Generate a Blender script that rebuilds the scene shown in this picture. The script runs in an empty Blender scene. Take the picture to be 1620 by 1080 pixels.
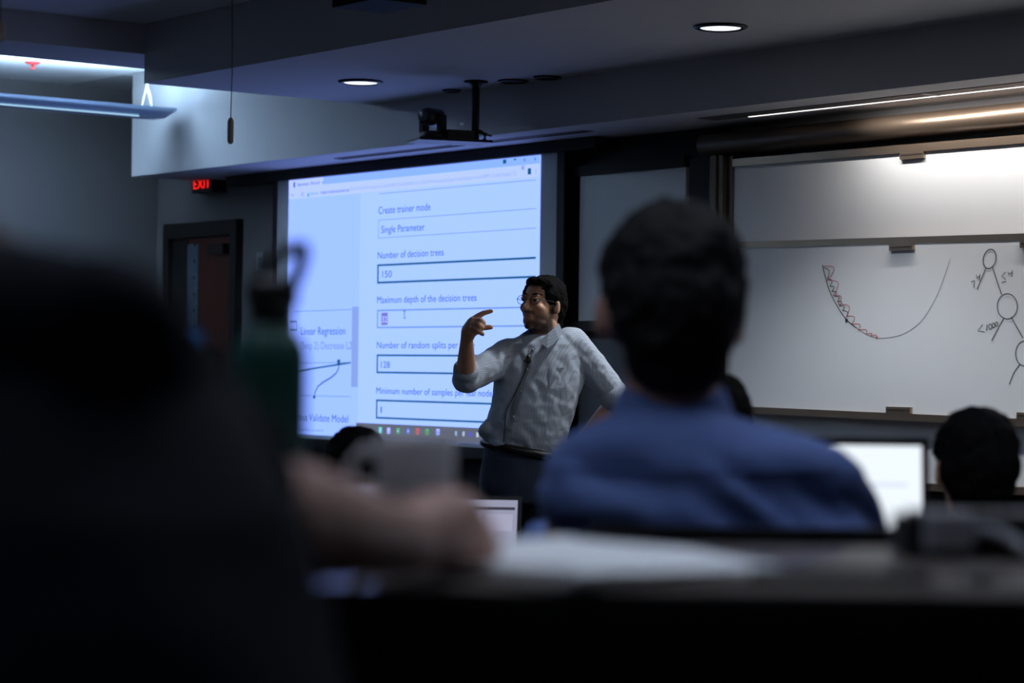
import bpy, bmesh, math, random
from mathutils import Vector, Matrix, noise
random.seed(7)
S = bpy.context.scene
COL = S.collection
PI = math.pi

# ------------------------------------------------------------------ camera
FPX = 3825.0                      # 85 mm lens on a 36 mm sensor, for a 1620 px wide frame
PHI = math.atan(3825 / 2940.0)    # view turned to the left of the front wall's normal
PIT, ROL = 46.8 / 3825, 0.0125
CAM = Vector((0, -7.4, 1.37))
F0 = Vector((-math.sin(PHI), math.cos(PHI), 0)); R0 = Vector((math.cos(PHI), math.sin(PHI), 0)); U0 = Vector((0, 0, 1))
FW = F0 * math.cos(PIT) + U0 * math.sin(PIT)
_up = U0 * math.cos(PIT) - F0 * math.sin(PIT)
RT = R0 * math.cos(ROL) + _up * math.sin(ROL)
UP = _up * math.cos(ROL) - R0 * math.sin(ROL)
cd = bpy.data.cameras.new('camera'); cam = bpy.data.objects.new('camera', cd); COL.objects.link(cam)
m = Matrix.Identity(4)
for i in range(3):
    m[i][0], m[i][1], m[i][2], m[i][3] = RT[i], UP[i], -FW[i], CAM[i]
cam.matrix_world = m
cd.sensor_width = 36; cd.lens = 85; cd.clip_end = 100; cd.clip_start = 0.05
cd.dof.use_dof = True; cd.dof.focus_distance = 9.25; cd.dof.aperture_fstop = 3.4
S.camera = cam
S.view_settings.view_transform = 'Standard'; S.view_settings.look = 'None'
S.view_settings.exposure = 0; S.view_settings.gamma = 1; S.view_settings.use_curve_mapping = False

# ------------------------------------------------------------------ world: the dim unlit rest of the hall
w = bpy.data.worlds.new('world'); S.world = w; w.use_nodes = True
w.node_tree.nodes['Background'].inputs[0].default_value = (0.30, 0.42, 0.75, 1)
w.node_tree.nodes['Background'].inputs[1].default_value = 0.012

def ray(px, py): return FW + RT * ((px - 810) / FPX) + UP * ((540 - py) / FPX)
def W(px, py, Y=0.0):
    d = ray(px, py); return CAM + d * ((Y - CAM.y) / d.y)
def ZP(px, py, Z):
    d = ray(px, py); return CAM + d * ((Z - CAM.z) / d.z)
def D(px, py, depth): return CAM + ray(px, py) * depth
def V(u, v, z): return Vector((CAM.x, CAM.y, 0)) + R0 * u + F0 * v + Vector((0, 0, z))
def XP(px, py, X):
    d = ray(px, py); return CAM + d * ((X - CAM.x) / d.x)

# ------------------------------------------------------------------ materials
def srgb(r, g, b):
    f = lambda c: (c / 255 / 12.92) if c <= 10.3 else ((c / 255 + 0.055) / 1.055) ** 2.4
    return (f(r), f(g), f(b), 1)
MATS = {}
def mat(name, col, rough=0.6, metal=0.0, var=0.12, scale=8.0, bump=0.0, bscale=60.0, emit=None, estr=1.0, coat=0.0, stretch=None, spec=0.5, trans=0.0):
    if name in MATS: return MATS[name]
    M = bpy.data.materials.new(name); M.use_nodes = True; nt = M.node_tree; N = nt.nodes; L = nt.links
    b = N['Principled BSDF']
    b.inputs['Roughness'].default_value = rough; b.inputs['Metallic'].default_value = metal
    b.inputs['Coat Weight'].default_value = coat; b.inputs['Specular IOR Level'].default_value = spec
    b.inputs['Transmission Weight'].default_value = trans
    tc = N.new('ShaderNodeTexCoord'); mp = N.new('ShaderNodeMapping'); L.new(tc.outputs['Object'], mp.inputs[0])
    if stretch: mp.inputs['Scale'].default_value = stretch
    nz = N.new('ShaderNodeTexNoise'); nz.inputs['Scale'].default_value = scale; nz.inputs['Detail'].default_value = 4
    L.new(mp.outputs[0], nz.inputs[0])
    mx = N.new('ShaderNodeMix'); mx.data_type = 'RGBA'
    c = col
    mx.inputs[6].default_value = (c[0] * (1 - var), c[1] * (1 - var), c[2] * (1 - var), 1)
    mx.inputs[7].default_value = (min(1, c[0] * (1 + var)), min(1, c[1] * (1 + var)), min(1, c[2] * (1 + var)), 1)
    L.new(nz.outputs[0], mx.inputs[0]); L.new(mx.outputs[2], b.inputs['Base Color'])
    if bump:
        n2 = N.new('ShaderNodeTexNoise'); n2.inputs['Scale'].default_value = bscale; n2.inputs['Detail'].default_value = 3
        L.new(mp.outputs[0], n2.inputs[0])
        bp = N.new('ShaderNodeBump'); bp.inputs['Strength'].default_value = bump; bp.inputs['Distance'].default_value = 0.01
        L.new(n2.outputs[0], bp.inputs['Height']); L.new(bp.outputs[0], b.inputs['Normal'])
    if emit:
        b.inputs['Emission Color'].default_value = emit; b.inputs['Emission Strength'].default_value = estr
    MATS[name] = M
    return M
def emis(name, col, st=1.0):
    if name in MATS: return MATS[name]
    return mat(name, (0.02, 0.02, 0.02, 1), rough=0.9, var=0.0, emit=col, estr=st, spec=0.0)
def stripes(M, scale, dark, amount):
    nt = M.node_tree; N = nt.nodes; L = nt.links; b = N['Principled BSDF']
    src = b.inputs['Base Color'].links[0].from_socket
    tc = N.new('ShaderNodeTexCoord')
    for d in ('X', 'Z'):
        wv = N.new('ShaderNodeTexWave'); wv.bands_direction = d; wv.inputs['Scale'].default_value = scale; wv.inputs['Distortion'].default_value = 1.0
        wv.inputs['Detail Scale'].default_value = 0.3
        L.new(tc.outputs['Object'], wv.inputs[0])
        rp = N.new('ShaderNodeValToRGB'); rp.color_ramp.elements[0].position = 0.78; rp.color_ramp.elements[0].color = (0, 0, 0, 1); rp.color_ramp.elements[1].position = 0.95
        rp.color_ramp.elements[1].color = (amount,) * 3 + (1,)
        L.new(wv.outputs[0], rp.inputs[0])
        mx = N.new('ShaderNodeMix'); mx.data_type = 'RGBA'; L.new(rp.outputs[0], mx.inputs[0]); L.new(src, mx.inputs[6]); mx.inputs[7].default_value = dark
        src = mx.outputs[2]
    L.new(src, b.inputs['Base Color'])
def skinmat(name, col, beard):
    M = mat(name, col, rough=0.5, var=0.12, scale=30, bump=0.05, bscale=300)
    N = M.node_tree.nodes; L = M.node_tree.links; b = N['Principled BSDF']
    src = b.inputs['Base Color'].links[0].from_socket
    for at, c in (('beard', beard), ('lips', (col[0] * .75, col[1] * .5, col[2] * .6, 1))):
        a = N.new('ShaderNodeAttribute'); a.attribute_name = at
        mx = N.new('ShaderNodeMix'); mx.data_type = 'RGBA'; L.new(a.outputs['Fac'], mx.inputs[0]); L.new(src, mx.inputs[6]); mx.inputs[7].default_value = c
        src = mx.outputs[2]
    L.new(src, b.inputs['Base Color'])
    b.inputs['Subsurface Weight'].default_value = 0.0
    return M

m_wall = mat('painted wall', (0.19, 0.183, 0.185, 1), 0.85, var=0.05, scale=1.5, bump=0.05, bscale=200)
m_bulk = mat('white drywall', (0.56, 0.56, 0.58, 1), 0.85, var=0.04, scale=2, bump=0.04, bscale=150)
m_tile = mat('acoustic ceiling tile', (0.78, 0.78, 0.79, 1), 0.95, var=0.18, scale=160, bump=0.35, bscale=220)
m_black = mat('black paint', (0.008, 0.008, 0.010, 1), 0.7, var=0.2, scale=5)
m_blackmetal = mat('black metal', (0.012, 0.012, 0.014, 1), 0.45, metal=0.3, var=0.2)
m_blackplastic = mat('black plastic', (0.014, 0.014, 0.016, 1), 0.4, var=0.15)
m_bronze = mat('bronze anodised aluminium', (0.30, 0.22, 0.16, 1), 0.33, metal=0.85, var=0.10, scale=40, stretch=(0.1, 1, 6))
m_bronzed = mat('dark bronze', (0.075, 0.055, 0.04, 1), 0.42, metal=0.6, var=0.15, scale=30)
m_board = mat('whiteboard enamel', (0.70, 0.71, 0.72, 1), 0.38, var=0.03, scale=3, spec=0.3)
m_floor = mat('dark carpet', (0.035, 0.034, 0.04, 1), 0.95, var=0.35, scale=180, bump=0.3, bscale=300)
m_desk = mat('dark walnut laminate', (0.075, 0.052, 0.040, 1), 0.48, var=0.3, scale=6, stretch=(1, 8, 8), coat=0.25)
m_deskedge = mat('black desk edge', (0.01, 0.009, 0.009, 1), 0.5, var=0.2)
m_door = mat('dark mahogany veneer', (0.070, 0.016, 0.008, 1), 0.45, var=0.4, scale=5, stretch=(8, 8, 0.6))
m_doorframe = mat('dark painted steel', (0.012, 0.010, 0.010, 1), 0.5, var=0.2)
m_glass = mat('wired glass', (0.10, 0.13, 0.17, 1), 0.25, var=0.3, scale=25, coat=0.3)
m_white = mat('white plastic', (0.65, 0.66, 0.68, 1), 0.4, var=0.05)
m_lamp = mat('blue white enamel', (0.45, 0.58, 0.80, 1), 0.45, var=0.04)
m_paper = mat('white paper', (0.86, 0.87, 0.88, 1), 0.8, var=0.05, scale=4)

# ------------------------------------------------------------------ mesh helpers
def link(o, parent=None):
    COL.objects.link(o)
    if parent: o.parent = parent
    return o
def tag(o, label=None, cat=None, group=None, kind=None):
    for k, v in (('label', label), ('category', cat), ('group', group), ('kind', kind)):
        if v: o[k] = v
    return o
def empty(name, loc=(0, 0, 0), rz=0.0, **k):
    o = bpy.data.objects.new(name, None); o.location = loc; o.rotation_euler = (0, 0, rz); o.empty_display_size = 0.1
    link(o); return tag(o, **k)
def mk(name, bm, material, parent=None, smooth=False, bevel=0.0):
    if bevel: bmesh.ops.bevel(bm, geom=[e for e in bm.edges if e.calc_face_angle(0) > 0.6], offset=bevel, segments=2, affect='EDGES', profile=0.7)
    bmesh.ops.recalc_face_normals(bm, faces=bm.faces)
    me = bpy.data.meshes.new(name); bm.to_mesh(me); bm.free()
    if smooth:
        for p in me.polygons: p.use_smooth = True
    me.materials.append(material)
    return link(bpy.data.objects.new(name, me), parent)
def bbox(bm, x0, x1, y0, y1, z0, z1):
    v = [bm.verts.new((x, y, z)) for x in (x0, x1) for y in (y0, y1) for z in (z0, z1)]
    for f in ((0, 1, 3, 2), (4, 6, 7, 5), (0, 4, 5, 1), (2, 3, 7, 6), (0, 2, 6, 4), (1, 5, 7, 3)): bm.faces.new([v[i] for i in f])
def box(name, x0, x1, y0, y1, z0, z1, material, parent=None, bevel=0.0, **k):
    bm = bmesh.new(); bbox(bm, x0, x1, y0, y1, z0, z1)
    return tag(mk(name, bm, material, parent, bevel=bevel), **k)
def poly_xz(name, pts, y0, y1, material, parent=None, bevel=0.0, **k):
    """polygon in the X-Z plane, extruded from y0 to y1 (world coordinates)"""
    bm = bmesh.new(); a = [bm.verts.new((p[0], y0, p[1])) for p in pts]; b = [bm.verts.new((p[0], y1, p[1])) for p in pts]
    bm.faces.new(a); bm.faces.new(b[::-1]); n = len(pts)
    for i in range(n): bm.faces.new((a[i], a[(i + 1) % n], b[(i + 1) % n], b[i]))
    return tag(mk(name, bm, material, parent, bevel=bevel), **k)
def ring_tube(bm, pts, rads, seg=12, cap=True):
    pts = [Vector(p) for p in pts]; rings = []
    ref = None
    for i, p in enumerate(pts):
        t = (pts[min(i + 1, len(pts) - 1)] - pts[max(i - 1, 0)]).normalized()
        if ref is None: ref = t.orthogonal().normalized()
        ref = (ref - t * ref.dot(t)).normalized(); o = t.cross(ref)
        r = rads[i] if isinstance(rads, (list, tuple)) else rads
        rings.append([bm.verts.new(p + (ref * math.cos(2 * PI * k / seg) + o * math.sin(2 * PI * k / seg)) * r) for k in range(seg)])
    for a, b in zip(rings, rings[1:]):
        for k in range(seg): bm.faces.new((a[k], a[(k + 1) % seg], b[(k + 1) % seg], b[k]))
    if cap: bm.faces.new(rings[0][::-1]); bm.faces.new(rings[-1])
def tube(name, pts, r, material, parent=None, seg=12, **k):
    bm = bmesh.new(); ring_tube(bm, pts, r, seg); return tag(mk(name, bm, material, parent, smooth=True), **k)
def lathe(name, prof, material, parent=None, seg=32, **k):
    bm = bmesh.new(); rings = []
    for r, z in prof: rings.append([bm.verts.new((max(r, 1e-4) * math.cos(2 * PI * j / seg), max(r, 1e-4) * math.sin(2 * PI * j / seg), z)) for j in range(seg)])
    for a, b in zip(rings, rings[1:]):
        for j in range(seg): bm.faces.new((a[j], a[(j + 1) % seg], b[(j + 1) % seg], b[j]))
    bm.faces.new(rings[0][::-1]); bm.faces.new(rings[-1])
    return tag(mk(name, bm, material, parent, smooth=True), **k)
def copy_tree(o, parent=None):
    c = o.copy(); COL.objects.link(c); c.parent = parent
    for ch in [x for x in bpy.data.objects if x.parent == o]: copy_tree(ch, c)
    return c
def area(name, loc, rot, sx, sy, power, col, parent=None, spread=PI):
    l = bpy.data.lights.new(name, 'AREA'); l.shape = 'RECTANGLE'; l.size = sx; l.size_y = sy; l.energy = power; l.color = col; l.spread = spread
    o = bpy.data.objects.new(name, l); o.location = loc; o.rotation_euler = rot; link(o, parent); return o
def spot(name, loc, power, col, ang, blend, r, parent=None):
    l = bpy.data.lights.new(name, 'SPOT'); l.energy = power; l.color = col; l.spot_size = ang; l.spot_blend = blend; l.shadow_soft_size = r
    o = bpy.data.objects.new(name, l); o.location = loc; link(o, parent); return o

# ================================================================== THE ROOM
XL, XR = -13.26, 1.2
struct = dict(kind='structure')
box('floor', XL, 3.5, -11, 0.0, -0.1, 0.0, m_floor, kind='structure')
box('wall_front', XL, 3.5, 0.0, 0.15, 0.0, 3.2, m_wall, kind='structure')
box('wall_left', XL - 0.15, XL, -11, 0.15, 0.0, 3.2, m_wall, kind='structure')
ZS, ZU, ZC, ZB = 2.482, 2.706, 2.987, 3.07     # lower soffit, upper soffit, tiled ceiling, bright side ceiling
XB, XF = -12.61, -10.11                        # left ends of the lower bulkhead and of the upper one
box('ceiling_bulkhead', XB, XR, -0.54, 0.0, ZS, 3.2, m_bulk, kind='structure')
box('ceiling_bulkhead', XF, XR, -1.84, -0.54, ZU, 3.2, m_bulk, kind='structure')
box('ceiling_beam', -10.62, XF - 0.003, -11, -0.54, 2.845, 3.2, m_bulk, kind='structure')
# main ceiling and the brightly lit ceiling over the side aisle, tile by tile
ceil = empty('ceiling', (-8, -3, ZC), kind='structure')
def tiles(x0, x1, y0, y1, z, sx, sy, par):
    me = None
    nx = int(math.ceil((x1 - x0) / sx)); ny = int(math.ceil((y1 - y0) / sy))
    for i in range(nx):
        for j in range(ny):
            if me is None:
                bm = bmesh.new(); bbox(bm, 0, sx - 0.008, 0.008, sy, 0, 0.03)
                bmesh.ops.bevel(bm, geom=bm.edges[:], offset=0.005, segments=1, affect='EDGES')
                me = bpy.data.meshes.new('ceiling_tile'); bm.to_mesh(me); bm.free(); me.materials.append(m_tile)
            o = bpy.data.objects.new('ceiling_tile', me); link(o, par)
            o.location = Vector((x0 + i * sx, y1 - (j + 1) * sy, z)) - par.location
tiles(XF, XR, -7.84, -1.84, ZC, 1.22, 1.0, ceil)
side = empty('ceiling', (-12, -3, ZB), kind='structure')
tiles(XL, -10.62, -9.5, -0.62, ZB, 1.32, 1.11, side)
box('ceiling_slab', XL, XR, -7.9, 0, 3.2, 3.3, m_black, kind='structure')
box('ceiling_edge', XL, XB, -0.62, 0.0, 3.075, 3.2, m_bulk, kind='structure')
# wall shade round and under the screen, put in as a black panel
box('shade_panel', -11.70, -8.02, -0.05, 0.0, 0.0, ZS - 0.002, m_black, kind='structure')
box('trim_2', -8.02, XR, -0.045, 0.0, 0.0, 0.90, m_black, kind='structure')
# raked seating platforms, turned to face the corner
def vbox(name, u0, u1, v0, v1, z0, z1, material, parent=None, bevel=0.0, **k):
    bm = bmesh.new(); bbox(bm, u0, u1, v0, v1, z0, z1)
    o = mk(name, bm, material, parent, bevel=bevel); o.location = V(0, 0, 0); o.rotation_euler = (0, 0, PHI); return tag(o, **k)
vbox('floor_platform', -2.6, 2.3, 2.52, 4.15, 0.0, 0.26, m_floor, kind='structure')
vbox('floor_platform', -2.6, 2.3, -1.5, 2.52, 0.0, 0.46, m_floor, kind='structure')

# ================================================================== DOOR, EXIT SIGN, SWITCH
dl, dr = W(269.4, 356).x, W(385, 347).x
dt = 2.243
door = empty('door_1', ((dl + dr) / 2, 0, 0), kind='structure')
def dbox(n, x0, x1, y0, y1, z0, z1, mm, **k):
    c = (dl + dr) / 2; return box(n, x0 - c, x1 - c, y0, y1, z0, z1, mm, door, **k)
dbox('door_frame', dl, dl + 0.07, -0.05, 0.0, 0, dt, m_doorframe); dbox('door_frame', dr - 0.07, dr, -0.05, 0.0, 0, dt, m_doorframe); dbox('door_frame', dl + .07, dr - .07, -0.05, 0.0, dt - 0.09, dt, m_doorframe)
x1, x2, x3 = W(303, 420).x, W(320, 420).x, W(371, 420).x
leaf = dbox('door_leaf', dl + .075, dr - .075, -0.022, 0.0, 0.01, dt - 0.095, m_door)
dbox('door_stile', dl + .078, x1, -0.026, -0.022, 0.02, dt - .1, m_doorframe)
gl = dbox('door_glass', x1 + .004, x2, -0.030, -0.022, 0.5, dt - 0.13, m_glass)
for k in range(12):
    zz = 1.0 + k * 0.1; c = (dl + dr) / 2
    lathe_o = box('wire_knot', x2 - c - 0.05, x2 - c - 0.03, -0.033, -0.030, zz, zz + 0.018, m_black, gl)
dbox('door_closer', x2 + .18, x3 - 0.02, -0.07, -0.022, dt - 0.20, dt - 0.14, m_doorframe, bevel=0.006)
# exit sign
ex0, ex1 = W(304, 290, -0.10).x, W(335.5, 290, -0.10).x
exs = empty('exit_sign', ((ex0 + ex1) / 2, -0.02, 2.41), label='small black exit sign with red glowing letters above the dark door', cat='exit sign')
bw = (ex1 - ex0)
box('housing', -bw / 2, bw / 2, -0.08, 0.018, 0.0, 0.105, m_blackplastic, exs, bevel=0.004)
box('mount', -0.05, 0.05, -0.05, 0.0, 0.105, 0.1065, m_blackplastic, exs)
m_exit = emis('exit red', (1.0, 0.012, 0.010, 1), 1.6)

# ------------------------------------------------------------------ lettering
def text_mesh(body):
    c = bpy.data.curves.new('lettering', 'FONT'); c.body = body; c.size = 1.0; c.resolution_u = 3
    o = bpy.data.objects.new('lettering', c); COL.objects.link(o)
    dg = bpy.context.evaluated_depsgraph_get(); dg.update()
    me = bpy.data.meshes.new_from_object(o.evaluated_get(dg))
    bpy.data.objects.remove(o); bpy.data.curves.remove(c); return me
def lettering(name, body, x0, x1, zbase, cap, y, material, parent, bold=0.0):
    """text in the wall plane: starts at X=x0, ends at X=x1, baseline zbase, capital height cap"""
    me = text_mesh(body); xs = [v.co.x for v in me.vertices]
    a, b = min(xs), max(xs); capu = 0.69
    for v in me.vertices:
        v.co = Vector(((v.co.x - a) / (b - a) * (x1 - x0) + x0, y, v.co.y / capu * cap + zbase)) - parent_loc(parent)
    # one object per word: split where the gap between letters is wide
    gap = 0.17 * (x1 - x0) / (b - a)
    B = bmesh.new(); B.from_mesh(me); B.faces.ensure_lookup_table(); seen = set(); isl = []
    for f in B.faces:
        if f in seen: continue
        st_ = [f]; seen.add(f); fs = []
        while st_:
            g = st_.pop(); fs.append(g)
            for e in g.edges:
                for h in e.link_faces:
                    if h not in seen: seen.add(h); st_.append(h)
        xs = [v.co.x for g in fs for v in g.verts]; isl.append((min(xs), max(xs), fs))
    isl.sort(key=lambda q: q[0]); words = []; end = -1e9
    for q in isl:
        if q[0] - end > gap: words.append([])
        words[-1] += q[2]; end = max(end, q[1])
    for wd in words:
        idx = {}; vs = []; fc = []
        for f in wd:
            r = []
            for v in f.verts:
                if v not in idx: idx[v] = len(vs); vs.append(v.co[:])
                r.append(idx[v])
            fc.append(r)
        m2 = bpy.data.meshes.new(name); m2.from_pydata(vs, [], fc); m2.materials.append(material)
        link(bpy.data.objects.new(name, m2), parent)
    B.free(); bpy.data.meshes.remove(me)
def parent_loc(p):
    v = Vector((0, 0, 0))
    while p: v = v + p.location; p = p.parent
    return v
lettering('letters', 'EXIT', ex0 + .02, ex1 - .02, 2.435, 0.056, -0.1015, m_exit, exs)
# light switch plate
sp = W(413, 414)
sw = empty('light_switch', (sp.x, -0.003, sp.z - .055), label='pale light switch plate on the wall between door and screen', cat='light switch')
box('plate', -0.04, 0.04, -0.006, 0.003, 0, 0.11, mat('switch plate', (.3, .3, .31, 1), .5), sw, bevel=0.002)
box('rocker', -0.015, 0.015, -0.010, -0.006, 0.03, 0.08, mat('switch rocker', (.2, .2, .21, 1), .5), sw)

# ================================================================== PROJECTION SCREEN
YS = -0.15
PX0, PX1, PZ0, PZ1 = -11.493, -9.22, 1.006, 2.4205
scr = empty('projection_screen', (-10.36, YS, 0.95), label='large roll-down projection screen showing a blue-white settings page with text boxes', cat='projection screen')
def sbox(n, x0, x1, y0, y1, z0, z1, mm, par=scr, **k):
    q = parent_loc(par); return box(n, x0 - q.x, x1 - q.x, y0 - q.y, y1 - q.y, z0 - q.z, z1 - q.z, mm, par, **k)
hx0, hx1 = -12.16, -8.79
sbox('housing', hx0, hx1, -0.168, -0.052, 2.425, ZS - 0.004, m_black, bevel=0.006)
m_scr = mat('matte screen fabric', (0.55, 0.57, 0.60, 1), 0.9, var=0.03)
sbox('screen_fabric', -11.62, -9.09, YS, YS + 0.006, 0.98, 2.43, m_scr)
sbox('border', -11.665, -11.62, YS - 0.003, YS + 0.006, 0.93, 2.43, m_black)
sbox('border', -9.09, -9.035, YS - 0.003, YS + 0.006, 0.93, 2.43, m_black)
sbox('bottom_bar', -11.665, -9.035, YS - 0.012, YS + 0.012, 0.93, 0.985, m_black, bevel=0.004)
def scol(n, r, g, b, st=1.0):
    c = srgb(r, g, b)
    if b >= 248: c = (c[0], c[1], c[2] * 1.7, 1)          # the projector's blue is over-exposed in the photograph
    return emis('projected ' + n, c, st)
c_bg = scol('page', 172, 207, 255); c_title = scol('title bar', 142, 184, 250); c_tab = scol('tab', 186, 208, 252); c_panel = scol('side panel', 163, 200, 252)
c_text = scol('text', 30, 86, 134); c_dark = scol('thick line', 22, 92, 122); c_thin = scol('thin line', 130, 160, 190); c_mid = scol('blue line', 112, 152, 218)
c_faint = scol('faint text', 145, 178, 222); c_task = scol('task bar', 98, 104, 122); c_scroll = scol('scroll bar', 138, 166, 240); c_sel = scol('selection', 120, 124, 214)
c_sec = scol('green text', 60, 170, 170); c_white = scol('white', 205, 222, 255); c_step = scol('grey text', 108, 142, 195)
pic = sbox('picture', PX0, PX1, YS - 0.004, YS - 0.0005, PZ0, PZ1, c_bg, label='projected web page with labelled text boxes')
YP = YS - 0.0055
def sx(px, py): return W(px, py, YP).x
def sz(px, py): return W(px, py, YP).z
def patch(n, x0, x1, z0, z1, mm, dy=0.0):
    q = parent_loc(pic); bm = bmesh.new()
    bm.faces.new([bm.verts.new(Vector((x, YP - dy, z)) - q) for x, z in ((x0, z0), (x1, z0), (x1, z1), (x0, z1))])
    return mk(n, bm, mm, pic)
def line_px(n, pts, wd, mm, dy=0.0006, closed=False, par=None, Y=None):
    """a stroke through pixel points, laid on the screen (or board) plane"""
    par = par or pic; Y = Y if Y is not None else YP
    q = parent_loc(par); P = [W(x, y, Y) for x, y in pts]; bm = bmesh.new(); A = []; B = []
    for i, p in enumerate(P):
        t = P[min(i + 1, len(P) - 1)] - P[max(i - 1, 0)]; t.y = 0
        nrm = Vector((-t.z, 0, t.x)).normalized() * wd / 2
        A.append(bm.verts.new(p + nrm - Vector((0, dy, 0)) - q)); B.append(bm.verts.new(p - nrm - Vector((0, dy, 0)) - q))
    for i in range(len(P) - 1): bm.faces.new((A[i], A[i + 1], B[i + 1], B[i]))
    return mk(n, bm, mm, par)
zt = lambda px, py: sz(px, py)
patch('title_bar', sx(512, 280), PX1, sz(855, 258), PZ1, c_title)
patch('browser_tab', PX0, sx(511, 285), sz(470, 299), PZ1, c_tab, 0.0002)
patch('address_bar', PX0, PX1, sz(855, 279), sz(855, 259), c_tab)
patch('side_panel', PX0, sx(568, 500), PZ0, sz(855, 280), c_panel)
patch('scroll_bar', sx(556.5, 540), sx(567, 540), sz(562, 612), sz(562, 485), c_scroll, .0004)
patch('task_bar', sx(563.5, 675), PX1, PZ0, sz(600, 670), c_task, .0004)
XE = sx(848, 400)
def rect(n, px, yt, yb, wd, mm):
    x0 = sx(px, yt); a, b = sz(px, yt), sz(px, yb); h = wd / 2
    bm = bmesh.new(); q = parent_loc(pic)
    for r in ((x0 - h, XE, a - h, a + h), (x0 - h, XE, b - h, b + h), (x0 - h, x0 + h * 1.6, b, a)):
        bm.faces.new([bm.verts.new(Vector((x, YP - .0008, z)) - q) for x, z in ((r[0], r[2]), (r[1], r[2]), (r[1], r[3]), (r[0], r[3]))])
    return mk(n, bm, mm, pic)
line_px('rule', [(600, 306.5), (848, 284.3)], 0.004, c_thin)
rect('text_box', 599, 348.2, 376.5, 0.004, c_thin)
rect('text_box', 598, 419.6, 447, 0.0105, c_dark)
rect('text_box', 597.5, 491, 518, 0.0075, c_mid)
rect('text_box', 597, 561.8, 588.8, 0.0095, c_dark)
rect('text_box', 596, 633, 660.5, 0.0095, c_dark)
def st(body, xa, xb, yb, cap, mm=c_text, y=None):
    return lettering('screen_text', body, sx(xa, yb), sx(xb, yb), sz(xa, yb), cap, YP - .0012, mm, pic)
st('Create trainer mode', 599, 681, 338.6, 0.038)
st('Single Parameter', 603.5, 672, 368.6, 0.037)
st('Number of decision trees', 598, 702, 409.2, 0.036)
st('150', 605, 620, 439, 0.036)
st('Maximum depth of the decision trees', 597, 754, 479.6, 0.036)
patch('selection', sx(603.5, 504), sx(613.5, 504), sz(608, 514), sz(608, 494.5), c_sel, .001)
st('32', 604.5, 612.5, 510, 0.033, c_white)
line_px('text_cursor', [(640, 492), (640, 503)], 0.006, c_dark); line_px('text_cursor', [(638.3, 492), (641.7, 492)], 0.004, c_dark); line_px('text_cursor', [(638.3, 503), (641.7, 503)], 0.004, c_dark)
st('Number of random splits per node', 596.5, 751, 550.7, 0.035)
st('128', 603, 617, 581.5, 0.034)
st('Minimum number of samples per leaf node', 595.5, 779, 622.5, 0.034)
st('1', 602.5, 604.2, 653, 0.034)
st('Linear Regression', 476, 546.5, 529.5, 0.042)
st('(Step 2) Decrease L2', 475, 557, 552, 0.040, c_step)
st('Cross Validate Model', 462, 551, 664.5, 0.040)
st('Type here to search', 472, 512, 681, 0.017, c_step)
st('Experiments - Microsoft', 471, 506, 294.5, 0.019, c_text)
st('x', 510, 513, 290, 0.014)
st('Secure', 491, 503.5, 308.5, 0.018, c_sec); st('https://studio.azureml.net', 508, 553, 306.8, 0.018, c_text)
st('/Home/ViewWorkspaceCached/b895/12cb6424a8bc51123e60/Workspaces/Experiments/Experiment/b895.12cb6424a8c5172', 553, 817, 301.5, 0.019, c_faint)
st('<', 461, 464.5, 311, 0.016); st('C', 477, 481, 310, 0.018)
line_px('browser_icon', [(486.6, 308.5), (489.2, 308)], 0.02, c_sec)
line_px('browser_icon', [(464.5, 292.5), (467, 292.2)], 0.03, c_text)
for x, y, ww in ((798.5, 255.5, .02), (837.7, 271, .03)): line_px('browser_icon', [(x - 2.6, y + .25), (x + 2.6, y - .25)], ww, c_dark)
st('-', 813, 817, 257.5, .05); st('o', 828.5, 832, 255.5, .022); st('x', 845, 848.5, 254, .022); st('*', 825, 830, 275, .04); st(':', 847.6, 849, 274, .025)
# flow chart on the left of the page
line_px('rule', [(466, 492.6), (557, 489.4)], .004, c_mid); line_px('rule', [(466, 574.2), (555, 573.2)], .004, c_mid); line_px('rule', [(466, 625.3), (555, 627.2)], .004, c_mid)
line_px('rule', [(458, 522), (469, 522), (469, 508.5), (458, 508.8)], .008, c_text)
line_px('connector', [(466, 588), (500, 582), (555, 573.4)], .009, c_dark)
line_px('connector', [(536, 573), (536, 582), (532, 590), (524, 597), (512, 604), (503, 611), (498.5, 620), (497, 629)], .008, c_text)
line_px('connector', [(533.6, 573.3), (538.4, 572.9)], .032, c_text); line_px('connector', [(495, 628), (499, 628)], .015, c_text)
icons = [(602, 680.5, (110, 225, 225)), (615, 681.5, (190, 205, 255)), (630, 682, (70, 190, 120)), (646, 682, (90, 120, 235)), (661, 682.5, (225, 100, 110)), (676, 683.5, (70, 200, 120)), (693, 683.5, (180, 205, 255)), (721.5, 685.5, (150, 180, 225)), (733.5, 686, (170, 190, 225)), (744, 687, (90, 90, 230)), (755.5, 687.5, (190, 205, 235))]
for x, y, c in icons:
    big = 2.6 if x < 700 else 1.8
    line_px('task_icon', [(x - big, y - .1), (x - big * .5, y), (x + big * .5, y + .02), (x + big, y + .1)], .034 if x < 700 else .024, scol('icon %d' % x, *c), .001)
    if x < 700: line_px('task_icon', [(x - .8, y), (x + .8, y)], .012, c_white if x < 650 else c_task, .0016)

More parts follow.
